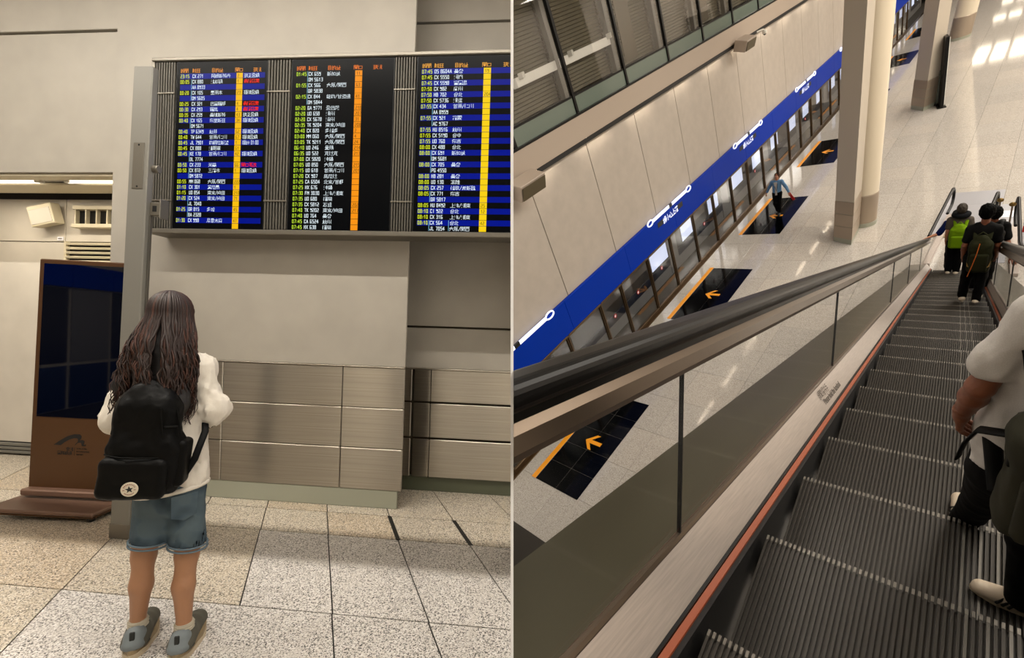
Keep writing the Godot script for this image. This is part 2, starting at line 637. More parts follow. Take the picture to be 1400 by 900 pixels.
func materials() -> void:
	var m := mat("white_metal", Color(0.85, 0.84, 0.8), 0.45)
	m = mat("glow", Color(0.9, 0.88, 0.82), 0.5)
	m.emission_enabled = true
	m.emission = Color(1.0, 0.94, 0.84)
	m.emission_energy_multiplier = 3.0
	m = mat("glow_wide", Color(0.9, 0.88, 0.82), 0.5)
	m.emission_enabled = true
	m.emission = Color(1.0, 0.95, 0.87)
	m.emission_energy_multiplier = 1.2
	# walls
	var plaster := noise_tex(0.012, [[0.0, Color(0.95, 0.95, 0.95)], [1.0, Color(1, 1, 1)]], 512)
	m = mat("wall", Color(0.65, 0.625, 0.58), 0.55)
	tri_tex(m, plaster, Vector3.ONE * 0.4)
	m = mat("wall_light", Color(0.80, 0.77, 0.72), 0.5)
	tri_tex(m, plaster, Vector3.ONE * 0.4)
	m = mat("hall_wall", Color(0.73, 0.69, 0.645), 0.5)
	tri_tex(m, plaster, Vector3.ONE * 0.3)
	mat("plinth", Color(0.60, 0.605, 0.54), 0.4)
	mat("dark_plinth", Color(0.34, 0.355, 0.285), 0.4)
	mat("partition", Color(0.96, 0.96, 0.96), 0.6)
	mat("joint", Color(0.16, 0.14, 0.11), 0.7)
	mat("floor_joint", Color(0.10, 0.085, 0.065), 0.9)
	mat("groove", Color(0.30, 0.27, 0.21), 0.8)
	mat("black", Color(0.015, 0.015, 0.015), 0.5)
	# brushed steel
	var brushed := noise_tex(0.02, [], 256, 1.2, 2)
	m = mat("steel", Color(0.71, 0.68, 0.63), 0.33, 0.95)
	m.anisotropy_enabled = true
	m.anisotropy = -0.9
	var streak := noise_tex(0.05, [[0.0, Color(0.86, 0.86, 0.86)], [1.0, Color(1, 1, 1)]], 256)
	tri_tex(m, streak, Vector3(0.06, 9.0, 0.06))
	m = mat("grey_metal", Color(0.47, 0.46, 0.43), 0.5, 0.25)
	m = mat("frame_metal", Color(0.45, 0.43, 0.39), 0.42, 0.6)
	m = mat("fin", Color(0.30, 0.285, 0.255), 0.55, 0.2)
	m = mat("bronze", Color(0.32, 0.21, 0.11), 0.42, 0.4)
	m = mat("bronze_light", Color(0.45, 0.345, 0.285), 0.4, 0.3)
	m = mat("ink", Color(0.02, 0.02, 0.018), 0.6)
	m = mat("kiosk_screen", Color(0.004, 0.008, 0.02), 0.03)
	m.metallic_specular = 0.6
	m.emission_enabled = true
	m.emission = Color(0.02, 0.06, 0.2)  # navy glow stands in for the blue reflected in the dark screen
	m.emission_energy_multiplier = 0.07
	# granite floors
	for k in 3:
		var base: Color = [Color(0.76, 0.71, 0.63), Color(0.80, 0.775, 0.745), Color(0.75, 0.68, 0.58)][k]
		var gr := grain_tex(0.15, [[0.0, base.darkened(0.7)], [0.11, base.darkened(0.62)], [0.14, base.darkened(0.36)], [0.27, base.darkened(0.25)], [0.32, base.darkened(0.05)], [0.66, base], [0.70, base.lightened(0.22)], [0.88, base.lightened(0.35)], [1.0, base.lightened(0.5)]], 1024)
		m = mat("granite_%d" % k, Color(1, 1, 1), 0.28)
		tri_tex(m, gr, Vector3.ONE * 1.3)
	for k in 3:
		var base: Color = [Color(0.71, 0.685, 0.65), Color(0.72, 0.69, 0.65), Color(0.695, 0.67, 0.635)][k]
		var gr := grain_tex(0.15, [[0.0, base.darkened(0.2)], [0.2, base.darkened(0.12)], [0.3, base.darkened(0.02)], [0.7, base.lightened(0.02)], [0.8, base.lightened(0.12)], [1.0, base.lightened(0.2)]], 1024)
		m = mat("hall_tile_%d" % k, Color(1, 1, 1), 0.07)
		tri_tex(m, gr, Vector3.ONE * 0.6)
	# platform
	mat("mat_tile", Color(0.010, 0.012, 0.018), 0.10).metallic_specular = 0.22
	mat("yellow", Color(0.95, 0.62, 0.10), 0.4)
	m = mat("blue_band", Color(0.0, 0.19, 0.64), 0.4)
	m.metallic_specular = 0.2
	mat("white_paint", Color(0.92, 0.92, 0.95), 0.4)
	m = mat("sign_light", Color(0.9, 0.92, 1.0), 0.4)
	m.emission_enabled = true
	m.emission = Color(0.9, 0.93, 1.0)
	m.emission_energy_multiplier = 0.7
	mat("sign_dark", Color(0.05, 0.045, 0.05), 0.4)
	m = mat("door_metal", Color(0.36, 0.29, 0.21), 0.3, 0.8)
	m = mat("dark_metal", Color(0.06, 0.055, 0.05), 0.35, 0.5)
	m = mat("glass", Color(0.3, 0.33, 0.31, 0.015), 0.02)
	m.metallic_specular = 0.4
	m.transparency = BaseMaterial3D.TRANSPARENCY_ALPHA
	m = mat("rail_glass", Color(0.2, 0.24, 0.22, 0.012), 0.02)
	m.metallic_specular = 0.22
	m.transparency = BaseMaterial3D.TRANSPARENCY_ALPHA
	m = mat("green_glass", Color(0.55, 0.66, 0.6, 0.45), 0.05)
	m.transparency = BaseMaterial3D.TRANSPARENCY_ALPHA
	mat("spandrel", Color(0.45, 0.50, 0.46), 0.15)
	mat("blind", Color(0.37, 0.345, 0.265), 0.6)
	mat("lip", Color(0.70, 0.64, 0.58), 0.5)
	mat("cream", Color(0.80, 0.76, 0.66), 0.5)
	mat("pier", Color(0.70, 0.66, 0.60), 0.5)
	mat("train_grey", Color(0.42, 0.42, 0.42), 0.35)
	mat("train_blue", Color(0.01, 0.05, 0.13), 0.3)
	mat("train_blue_pale", Color(0.05, 0.14, 0.28), 0.4)
	mat("train_dark", Color(0.06, 0.065, 0.075), 0.3)
	m = mat("train_window", Color(0.5, 0.52, 0.55), 0.3)
	m.emission_enabled = true
	m.emission = Color(0.8, 0.84, 0.95)
	m.emission_energy_multiplier = 1.0
	mat("sticker_red", Color(0.65, 0.06, 0.05), 0.5)
	# escalator
	m = mat("tread", Color(0.215, 0.20, 0.18), 0.42, 0.45)
	m = mat("tread_edge", Color(0.45, 0.43, 0.40), 0.4, 0.6)
	mat("rubber", Color(0.008, 0.008, 0.008), 0.36).metallic_specular = 0.35
	m = mat("rail_metal", Color(0.42, 0.37, 0.32), 0.3, 0.85)
	m = mat("deck", Color(0.76, 0.715, 0.68), 0.3, 0.5)
	tri_tex(m, streak, Vector3(12.0, 12.0, 0.4))
	m = mat("outer_deck", Color(0.27, 0.255, 0.195), 0.35, 0.45)
	mat("orange", Color(0.52, 0.22, 0.03), 0.5)
	m = mat("tube_glow", Color(0.9, 0.88, 0.82), 0.5)
	m.emission_enabled = true
	m.emission = Color(1.0, 0.95, 0.86)
	m.emission_energy_multiplier = 30.0
	m = mat("sign_light_soft", Color(0.85, 0.84, 0.8), 0.4)
	m.emission_enabled = true
	m.emission = Color(1.0, 0.96, 0.9)
	m.emission_energy_multiplier = 0.075
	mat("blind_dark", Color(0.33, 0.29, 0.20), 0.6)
	m = mat("steel_hall", Color(0.66, 0.60, 0.53), 0.4, 0.5)
	mat("pier_round", Color(0.84, 0.79, 0.70), 0.4)
	m = mat("green_solid", Color(0.10, 0.17, 0.09), 0.1)
	mat("tread_streak", Color(0.38, 0.365, 0.34), 0.35, 0.6)  # lighter tread metal that paints reflected streaks
	mat("notice", Color(0.30, 0.27, 0.24), 0.6)
	mat("yellow_dull", Color(0.55, 0.50, 0.36), 0.5)
	mat("brass", Color(0.42, 0.33, 0.16), 0.35, 0.7)
	mat("skirt", Color(0.02, 0.02, 0.02), 0.5)
	mat("landing", Color(0.66, 0.66, 0.68), 0.3, 0.3)

# a long row of upright slabs or panels: b collects the front rectangle x0..x1, y0..y1 at z, t thick behind it
func slab(o: Node3D, called: String, x0: float, x1: float, y0: float, y1: float, z: float, t: float, m: Material, keep := -1, bev := 0.004) -> void:
	var b := Mb.new()
	b.bx(x0, x1, y0, y1, z - t, z, bev)
	obj(called, b, m, o, keep)

func left_hall() -> void:
	# floor of granite tiles whose joints run askew to the wall
	var o := struct("floor")
	var b := Mb.new()
	b.bx(-8, 3, -0.12, -0.006, -5, 6)
	obj("floor_bed", b, M.floor_joint, o, -1)
	var zs := [-4.6, -3.36, -3.0, -2.185, -1.37, -0.56, 0.25, 1.06, 1.87, 2.7]
	var lay := Transform3D(Basis(Vector3(1, 0, 0), Vector3(0, 0, -1), Vector3(0, 1, 0)), Vector3.ZERO)
	for r in zs.size() - 1:
		var z0: float = zs[r]
		var z1: float = zs[r + 1]
		var ss := []
		if r < 2:
			for k in range(-14, 8):
				ss.append(-0.25 + 0.51 * k)
		else:
			ss = [-7.94, -6.4, -4.86, -3.32, -1.78, -1.27, 0.27, 1.8, 3.3]
			if r == 2:
				ss = [-7.94, -6.4, -4.86, -3.32, -2.29, -1.78, -1.27, -0.76, 0.27, 1.8]
		for k in ss.size() - 1:
			var a: float = ss[k]
			var c: float = ss[k + 1]
			var k0 := 0.55 * (z0 + 3.467)
			var k1 := 0.55 * (z1 + 3.467)
			if minf(a + k0, a + k1) > 0.35 or maxf(c + k0, c + k1) < -7:
				continue
			b = Mb.new()
			var j := 0.004
			b.prism(PackedVector2Array([Vector2(a + k0 + j, -z0 - j), Vector2(c + k0 - j, -z0 - j), Vector2(c + k1 - j, -z1 + j), Vector2(a + k1 + j, -z1 + j)]), -0.012, 0.0, lay)
			var tone := 0
			if r < 4 and r > 0 and k >= ss.size() - 6:
				tone = 1
			elif (k * 7 + r * 3) % 5 == 0:
				tone = 2
			obj("floor_tile", b, M["granite_%d" % tone], o, -1)
	# two black inlays in the joints near the wall
	for s in [-1.27, -0.755]:
		b = Mb.new()
		var q0: float = s + 0.55 * (-3.36 + 3.467)
		var q1: float = s + 0.55 * (-3.0 + 3.467)
		b.prism(PackedVector2Array([Vector2(q0 - 0.016, 3.36), Vector2(q0 + 0.016, 3.36), Vector2(q1 + 0.016, 3.0), Vector2(q1 - 0.016, 3.0)]), -0.01, 0.0015, lay)
		obj("joint_inlay", b, M.black, o, -1)
	# wall that carries the board
	o = struct("wall_back")
	slab(o, "wall_panel", -3.83, -1.168, 1.16, 6.0, -3.5, 0.02, M.wall)
	for r in 3:
		for c in [[-3.83, -2.74], [-2.737, -1.692], [-1.689, -1.165]]:
			slab(o, "steel_panel", c[0], c[1], [0.148, 0.489, 0.82][r], [0.486, 0.817, 1.15][r], -3.485, 0.02, M.steel, -1, 0.006)
	slab(o, "steel_cap", -3.83, -1.165, 1.15, 1.16, -3.48, 0.03, M.steel, -1, 0.003)
	slab(o, "plinth", -3.83, -1.2, 0.0, 0.147, -3.49, 0.02, M.plinth)
	slab(o, "wall_core", -3.83, -1.38, 0.0, 6.0, -3.52, 0.6, M.groove)
	slab(o, "wall_return", -1.38, -1.36, 0.0, 6.0, -3.52, 0.5, M.wall)
	# the part of the wall set back to the right
	o = struct("wall_back")
	slab(o, "wall_panel", -1.6, 0.3, 4.285, 6.0, -3.92, 0.1, M.wall)
	slab(o, "wall_panel", -1.6, 0.3, 1.505, 4.262, -3.92, 0.1, M.wall)
	slab(o, "wall_panel", -1.6, 0.3, 1.12, 1.488, -3.92, 0.1, M.wall)
	for r in 3:
		for c in [[-1.6, -1.235], [-1.215, -1.062], [-1.058, 0.3]]:
			slab(o, "steel_panel", c[0], c[1], [0.135, 0.495, 0.82][r], [0.477, 0.803, 1.11][r], -3.9, 0.02, M.steel, -1, 0.006)
	slab(o, "steel_cap", -1.6, 0.3, 1.108, 1.12, -3.895, 0.05, M.steel, -1, 0.003)
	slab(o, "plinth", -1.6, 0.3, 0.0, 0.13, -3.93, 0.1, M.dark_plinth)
	slab(o, "wall_core", -1.6, 0.3, 0.0, 6.0, -3.97, 0.2, M.groove)
	# upper wall and the lit niche to the left
	o = struct("wall_back")
	slab(o, "wall_panel", -7.0, -3.835, 4.02, 6.0, -3.52, 0.25, M.wall)
	slab(o, "wall_panel", -7.0, -3.835, 2.76, 3.995, -3.52, 0.25, M.wall)
	slab(o, "wall_core", -7.0, -3.835, 2.80, 6.0, -3.56, 0.5, M.groove)
	o = struct("trim_1")
	slab(o, "soffit_board", -7.0, -3.835, 2.735, 2.76, -3.54, 0.11, M.cream)
	slab(o, "soffit_board", -7.0, -3.835, 2.735, 2.76, -3.78, 0.26, M.cream)
	slab(o, "soffit_channel", -7.0, -3.835, 2.80, 2.82, -3.60, 0.3, M.cream)
	o = struct("wall_back")
	for c in [[-7.0, -6.303, 2.275, 2.72], [-6.297, -5.117, 2.275, 2.72], [-5.111, -3.8, 2.275, 2.72], [-7.0, -6.303, 0.14, 2.267], [-6.297, -5.117, 0.14, 2.267], [-5.111, -3.8, 0.14, 2.267]]:
		slab(o, "wall_panel", c[0], c[1], c[2], c[3], -4.2, 0.05, M.wall_light)
	slab(o, "wall_core", -7.0, -3.8, 0.0, 2.82, -4.22, 0.3, M.joint)
	for k in 3:
		slab(o, "baseboard_slat", -7.0, -3.8, 0.02 + 0.04 * k, 0.05 + 0.04 * k, -4.18, 0.03, M.grey_metal)
	# the niche's lamps: two tubes end to end in the soffit
	for k in 2:
		var x := -5.37 if k == 0 else -4.17
		o = thing("light_tube", ["white fluorescent light tube in the soffit, nearer the picture's left edge", "white fluorescent light tube in the soffit beside the wall corner"][k], "light tube", Transform3D(Basis(), Vector3(x, 2.752, -3.715)), "light tubes in the soffit")
		var q := Mb.new()
		var half := 0.56 if k == 0 else 0.335
		q.tube([Vector3(-half, 0, 0), Vector3(half, 0, 0)], [0.022], 10)
		obj("glowing_tube", q, M.glow, o)
		for s in [-1.0, 1.0]:
			q = Mb.new()
			q.bx(s * half - 0.03, s * half + 0.03, -0.02, 0.03, -0.025, 0.025, 0.004)
			obj("end_cap", q, M.white_metal, o)
		var l := AreaLight3D.new()
		l.name = "tube_light"
		l.area_size = Vector2(half * 2, 0.05)
		l.light_energy = 1.0
		l.light_color = Color(1.0, 0.95, 0.86)
		l.shadow_enabled = true
		l.transform = Transform3D(Basis(Vector3.RIGHT, -PI / 2), Vector3(0, -0.045, -0.03))
		o.add_child(l)
	# rest of the room
	o = struct("wall_left")
	slab(o, "wall_panel", -7.2, -7.0, 0.0, 6.0, 6.0, 11.0, M.wall)
	o = struct("trim_4")  # unseen panels added here to be mirrored in the kiosk screen
	for k in 6:
		var b3 := Mb.new()
		b3.bx(-7.0, -6.96, 1.95, 2.32, -2.4 + 0.8 * k + 0.004, -1.6 + 0.8 * k - 0.004, 0.003)
		obj("blue_panel", b3, M.blue_band, o, -1)
		b3 = Mb.new()
		b3.bx(-7.0, -6.985, 0.75, 1.93, -2.4 + 0.8 * k + 0.03, -1.6 + 0.8 * k - 0.03, 0.003)
		obj("dark_pane", b3, M.train_dark if k % 2 else M.train_grey, o, -1)
		b3 = Mb.new()
		b3.bx(-7.0, -6.985, 0.02, 0.7, -2.4 + 0.8 * k + 0.03, -1.6 + 0.8 * k - 0.03, 0.003)
		obj("blue_pane", b3, M.train_blue_pale, o, -1)
	o = struct("wall_front")
	slab(o, "wall_panel", -7.2, 3.0, 0.0, 6.0, 6.2, 0.2, M.wall)
	for k in 3:  # three lit panels added out of view to put bright streaks in the steel
		var x: float = [-5.4, -3.0, -1.2][k]
		o = thing("added_lightbox", "added tall lit panel on the unseen wall opposite the departure board, %s from its left" % ORD[k], "lightbox", Transform3D(Basis(), Vector3(x, 0.5, 5.95)), "added lit panels out of the picture")
		slab(o, "case", -0.5, 0.5, 0.0, 2.3, 0.05, 0.1, M.dark_metal)
		slab(o, "glowing_face", -0.42 if k != 1 else -0.2, 0.42 if k != 1 else 0.2, 0.08, 2.22, -0.05, 0.01, M.glow)
	for k in 3:  # dark uprights added between them for contrast in the steel's reflections
		var x: float = [-4.2, -2.1, -0.3][k]
		slab(struct("trim_3"), "added_pilaster", x - 0.25, x + 0.25, 0.0, 5.0, 6.0, 0.3, M.dark_metal)
	o = struct("ceiling")
	slab(o, "ceiling_panel", -7.2, 3.0, 5.1, 5.3, 6.2, 11.0, M.wall_light)
	# unseen baffle added to shade a strip of the floor
	var hb := thing("shading_baffle", "narrow unseen baffle added before the departure board to shade the floor", "baffle", Transform3D(Basis(), Vector3(-3.3, 3.6, -1.85)))
	b = Mb.new()
	b.bx(-3.2, 3.2, -0.01, 0.01, -0.052, 0.052, 0.004)
	obj("baffle_board", b, M.wall_light, hb, -1)
	for x in [-2.6, 0.0, 2.4]:
		b = Mb.new()
		b.tube([Vector3(x, 0.0, 0), Vector3(x, 1.5, 0)], [0.006], 6)
		obj("hanger_rod", b, M.grey_metal, hb)
	# the partition between both halls
	o = struct("wall_partition", cam_t)
	b = Mb.new()
	b.bx(-0.0026, 0.0026, -11, 11, -14, -0.8)
	obj("partition_panel", b, M.partition, o)

# ---------------------------------------------------------------- lettering: strokes on a ten by ten grid, "x1y1x2y2", and how characters are put together:
# | side by side, - one over the other, @ the second inside the first
const STROKES := {
	"日": "2171 2129 7179 2979 2575", "口": "1282 1218 8288 1888", "目": "2070 2029 7079 2979 2373 2676", "田": "1181 1119 8189 1989 1585 5159", "木": "0393 5059 5309 5399",
	"土": "1585 5159 0999", "寺": "2181 5004 0494 0696 7669 2848", "門": "0040 0009 4044 0242 0444 6090 9099 6064 6292 6494", "舟": "2010 1161 1109 6169 0585 3233 3637", "亢": "5052 0393 3539 3575 7579 7999",
	"王": "0191 0595 0999 5159", "白": "4031 1282 1219 8289 1989 1585", "勺": "3004 1282 8279 5557", "也": "1585 0694 1519 1999 5058", "甲": "1181 1116 8186 1686 1484 5059",
	"見": "2171 2126 7176 2676 2373 3609 6699", "氵": "1121 0434 0929", "兄": "2171 2125 7175 2575 3509 6569 6999", "正": "1181 5159 5585 2559 0999", "登": "1050 5004 6094 7030 2474 2676 2628 7678 0999 3949",
	"幾": "2012 2033 6062 6083 0595 5099 3509 7658", "取": "0040 1019 3039 1343 1646 5191 9169 5199", "彳": "3003 4206 2529", "爰": "1090 2333 6373 0595 4509 3679 7639", "刀": "1181 8179 4109",
	"隹": "3004 2229 2292 2494 2696 2999 6069", "予": "1181 8153 3155 0696 5659 5939", "頁": "0090 2228 7278 2272 2474 2676 2878 3909 6999", "亻": "4006 2329", "用": "1181 1109 8189 1484 1777 5159",
	"言": "4151 0393 2474 2676 2979 2629 7679", "十": "0595 5159", "更": "0090 2227 7277 2272 2474 2777 5027 2799", "己": "1181 8185 1585 1519 1999", "攵": "3004 1282 7209 2599",
	"阝": "2070 2029 7053 5376 7646", "可": "0090 8089 8969 1353 1317 5357 1757", "女": "4019 0393 7319 1599", "母": "2070 2018 7078 0494 1878 4243 4646", "其": "0191 2127 7177 2373 2575 0797 3809 6899",
	"斤": "8012 1219 1595 6569", "牛": "2003 1282 0595 5059", "丹": "2171 2109 7179 0595 4244", "各": "4004 2272 7209 2599 3676 3639 7679 3979", "彡": "8013 8336 8609", "石": "0191 4109 2575 2529 7579 2979",
	"里": "1181 1115 8185 1585 1383 5159 1777 0999", "爾": "0090 5059 1319 9399 1393 3345 3647 6375 6677", "本": "0292 5059 5208 5298 3777", "巴": "1181 1119 8185 1585 5155 1999 9997", "宀": "5052 0292 0204 9294",
	"罒": "0191 0109 9199 0999 3139 6169", "糸": "5013 1353 7126 2676 5659 3618 6698", "月": "2171 2109 7179 2474 2676", "馬": "1181 1116 5159 1383 1686 8699 0709 2729 4747 6868 9979", "又": "1181 8109 2199",
	"ナ": "0393 4009", "巾": "1181 1118 8188 5059", "手": "7021 1383 0696 5159 5939", "首": "2031 7061 0292 2429 7479 2474 2676 2979", "二": "1282 0898", "川": "1109 5058 9099", "車": "0191 2327 7377 2373 2575 2777 0898 5059",
	"羽": "0040 4049 1222 1535 5090 9099 6272 6585", "尼": "1181 1109 8183 1383 4549 8569 4999", "皿": "1181 1119 8189 0999 4149 6169", "華": "0191 3032 7072 0494 1686 0898 2327 7377 5259", "米": "0494 5059 1032 9072 4509 5599",
	"艹": "0393 3036 7076", "三": "1181 2575 0999", "番": "2070 0393 5054 4306 6396 2929 2529 7579 2575 2777 2979 5559", "市": "5052 0292 1518 8588 1585 5259", "大": "0393 5005 5309 5399", "反": "1080 1109 2363 6329 3499",
	"幺": "5013 1353 7126 2676 4609 6699", "西": "0090 1282 1219 8289 1989 3035 6065", "灬": "0109 3139 6169 9199", "東": "0191 5059 1316 8386 1383 1686 5609 5699", "京": "5051 0292 2426 7476 2474 2676 5659 3719 6799",
	"成": "0292 1209 1545 4558 6099 9506", "夕": "4005 3272 7209 3555", "合": "5004 5094 2575 2729 7779 2777 2979", "烏": "4020 2026 2070 7073 2373 2686 8689 0709 3749 6769", "魚": "4003 2070 2225 8285 2282 2585 0709 3739 6769 9799",
	"齊": "0191 5051 1316 3334 8386 1519 8589 1686 1888", "亲": "0191 3133 6163 0494 0696 5459 3719 6799", "力": "0383 4009 8369", "皮": "5053 1383 1309 2575 7509 3599", "丑": "1181 2119 7159 1585 0999",
	"甘": "0393 2029 7079 2676 2979", "迪": "1121 0424 2427 0929 2999 4181 4147 8187 4787 4484 6067", "薩": "0191 3032 7072 0313 0309 3353 7373 4444 4694 4609 6999", "青": "1080 0292 0494 5054 2529 7579 2575 2777", "州": "2009 0416 5059 3546 9099 7586",
	"侖": "5004 5094 2474 1619 8689 1686 1888 4649 6669", "貴": "2070 2023 7073 2373 0494 2528 7578 2575 2777 2878 3909 6999", "昜": "2070 2024 7074 2474 2272 0595 2709 9589 5648", "克": "0191 5053 2373 2326 7376 2676 3609 6669 6999", "扌": "0242 3039 0645",
	"立": "5052 0292 3446 7466 0999", "中": "1282 1216 8286 1686 5059", "黽": "2070 2023 7073 2373 0494 0408 9498 0898 5059 0696", "北": "3039 0333 0837 6069 6999 9364", "者": "0292 5054 0494 9007 3575 3539 7579 3777 3979",
	"上": "5059 5484 0999", "每": "3003 1282 2426 2474 7478 2878 0696 4858", "甫": "0191 7090 1319 8389 1383 1686 5059", "礻": "2030 0242 4206 2529", "畐": "0090 2272 2224 7274 2474 1519 8589 1585 1989 1787 5559",
	"岡": "0191 0109 9199 3234 7264 1585 3638 7678 3878 5558", "旦": "2070 2027 7077 2777 2373 0999", "谷": "3013 7093 5004 5294 2676 2629 7679 2979", "內": "1181 1119 8189 5005 5385", "囗": "0090 0009 9099 0999",
	"或": "0292 1444 1417 4447 1747 0949 6099 9506", "島": "4020 2027 2070 7074 2272 2474 2787 8789 0709 5759 0959", "广": "5051 1191 1109", "黃": "0191 3032 7072 0393 2528 7578 2575 2878 2777 5358 3909 6999", "厶": "5018 1888 7099",
	"台": "5014 1484 7095 2676 2629 7679 2979", "邁": "1121 0424 2427 0929 2999 3191 4344 8384 4484 4748 8788 4787 6069", "百": "0090 2329 7379 2373 2676 2979 5033", "雨": "0090 1219 9299 1292 5059 3335 3647 7375", "矛": "1080 8053 3155 0595 5559 5509",
	"士": "0393 5059 1989", "高": "5051 0191 3335 7375 3373 3575 1719 8789 1787 4749 5759", "厷": "0292 3009 5048 4888", "享": "5051 0191 2324 7374 2373 2474 2676 5769 0797 5759", "希": "2183 8123 0494 4309 2629 7679 2676 5459",
	"足": "1070 1014 7074 1474 4449 4676 1619 0999", "小": "5059 2407 8497 5949", "心": "2407 3439 3989 8986 5153 8497", "臣": "1090 1019 1999 3040 2373 2676 7377 3033 3639", "屋": "1080 1009 8082 1282 2585 4517 3777 5659 2989",
	"夫": "1282 0595 5005 4509 5599", "禾": "7021 0393 5159 5309 5399", "巷": "0292 3035 7075 0595 3566 3699 3636 3676 3639 3979", "祭": "3004 2262 9004 0494 2676 0797 5759 3818 6888", "青_": "", "丸": "0373 4009 7279 7999", "香": "7021 0292 5054 5204 5294 2529 7579 2575 2777 2979",
	"迺": "1121 0424 2427 0929 2999 3191 4347 9397 4393 4797 5153 7173", "國_": "", "亞": "", "車_": "", "凡": "2171 2109 7179 7999 4454",
	"0": "2070 7089 8979 7929 2919 2020 1018", "1": "5059 5023", "2": "1070 7085 8415 1519 1989", "3": "1080 8089 1989 2484", "4": "6069 6006 0696", "5": "8010 1014 1484 8489 8919", "6": "8010 1019 1989 8985 1585", "7": "1080 8049", "8": "1080 1019 8089 1989 1484", "9": "8084 1084 1014 1484 8489 1989",
	"A": "5009 5099 2676", "B": "1019 1070 7084 1484 8489 1989", "C": "8010 1019 1989 8987 8082", "D": "1019 1060 6083 8386 8669 6919", "E": "8010 1019 1989 1474", "F": "8010 1019 1474", "G": "8010 1019 1989 8985 8555 8082", "H": "1019 8089 1484", "I": "5059", "J": "7078 7829 2906",
	"K": "1019 8015 3489", "L": "1019 1989", "M": "0009 0055 5590 9099", "N": "1019 1089 8089", "O": "1080 1019 8089 1989", "P": "1019 1080 8085 1585", "Q": "1080 1019 8089 1989 6699", "R": "1019 1080 8085 1585 5589", "S": "8010 1014 1484 8489 8919", "T": "0090 5059", "U": "1019 1989 8980",
	"W": "0029 2953 5379 7990", "X": "0099 9009", "Y": "0054 9054 5459", "Z": "0090 9009 0999", ":": "5354 5758", "/": "9009",
}
const MADE := {
	"時": "|日寺", "間": "@門日", "航": "|舟亢", "班": "|王王", "的": "|白勺", "地": "|土也", "閘": "@門甲", "現": "|王見", "況": "|氵兄", "機": "|木幾", "最": "-日取", "後": "|彳爰", "召": "-刀口", "集": "-隹木", "預": "|予頁", "備": "|亻用", "計": "|言十", "改": "|己攵",
	"阿": "|阝可", "姆": "|女母", "斯": "|其斤", "特": "|牛寺", "洛": "|氵各", "杉": "|木彡", "磯": "|石幾", "墨": "-里土", "塞": "-宀-其土", "羅": "-罒|糸隹", "那": "|月阝", "曼": "-日-罒又", "徹": "|彳|月攵", "布": "-ナ巾", "杜": "|木土", "拜": "|手手", "爾": "爾", "仁": "|亻二", "約": "|糸勺", "翰": "|車羽", "堡": "-|亻木土", "溫": "|氵-日皿", "哥": "-可可", "蘭": "-艹@門東",
	"藩": "-艹|氵番", "阪": "|阝反", "關": "@門幺", "慕": "-艹-日大", "黑": "-里灬", "多": "-夕夕", "哈": "|口合", "魯": "-魚日", "新": "|亲斤", "加": "|力口", "坡": "|土皮", "紐": "|糸丑", "清": "|氵青", "濟": "|氵齊", "倫": "|亻侖", "陽": "|阝昜", "拉": "|扌立", "沖": "|氵中", "繩": "|糸黽", "都": "|者阝", "海": "|氵每", "浦": "|氵甫",
	"福": "|礻畐", "垣": "|土旦", "杭": "|木亢", "河": "|氵可", "富": "-宀畐", "國": "@囗或", "廣": "@广黃", "宿": "-宀|亻百", "霧": "-雨|矛攵", "吉": "-士口", "雄": "|厷隹", "敦": "|享攵", "路": "|足各", "里": "里", "請": "|言青", "落": "-艹|氵各", "緊": "-|臣又糸", "握": "|扌屋", "扶": "|扌夫", "港": "|氵巷", "際": "|阝祭", "場": "|土昜",
}

func glyph(spec: String, pos: Array, r: Rect2, out: Array) -> void:
	var c := spec[pos[0]]
	pos[0] += 1
	match c:
		"|":
			glyph(spec, pos, Rect2(r.position, Vector2(r.size.x * 0.42, r.size.y)), out)
			glyph(spec, pos, Rect2(r.position + Vector2(r.size.x * 0.48, 0), Vector2(r.size.x * 0.52, r.size.y)), out)
		"-":
			glyph(spec, pos, Rect2(r.position, Vector2(r.size.x, r.size.y * 0.44)), out)
			glyph(spec, pos, Rect2(r.position + Vector2(0, r.size.y * 0.5), Vector2(r.size.x, r.size.y * 0.5)), out)
		"@":
			glyph(spec, pos, r, out)
			glyph(spec, pos, Rect2(r.position + r.size * Vector2(0.25, 0.5), r.size * Vector2(0.5, 0.46)), out)
		_:
			if MADE.has(c) and MADE[c] != c:
				glyph(MADE[c], [0], r, out)
				return
			for s in str(STROKES.get(c, "")).split(" ", false):
				out.append([r.position + r.size * Vector2(int(s[0]), int(s[1])) / 9.0, r.position + r.size * Vector2(int(s[2]), int(s[3])) / 9.0])

# the strokes of a line of writing: each [from, to], with y downwards; height 1 per character
func writing(words: String, high: float, gap := 0.18, narrow := 0.52) -> Array:
	var out := []
	var x := 0.0
	for c in words:
		var wide := high if c.unicode_at(0) > 255 else high * narrow
		if c == ":" or c == " ":
			wide *= 0.55
		if c != " ":
			glyph(c, [0], Rect2(x, 0, wide, high), out)
		x += wide + high * gap
	return out

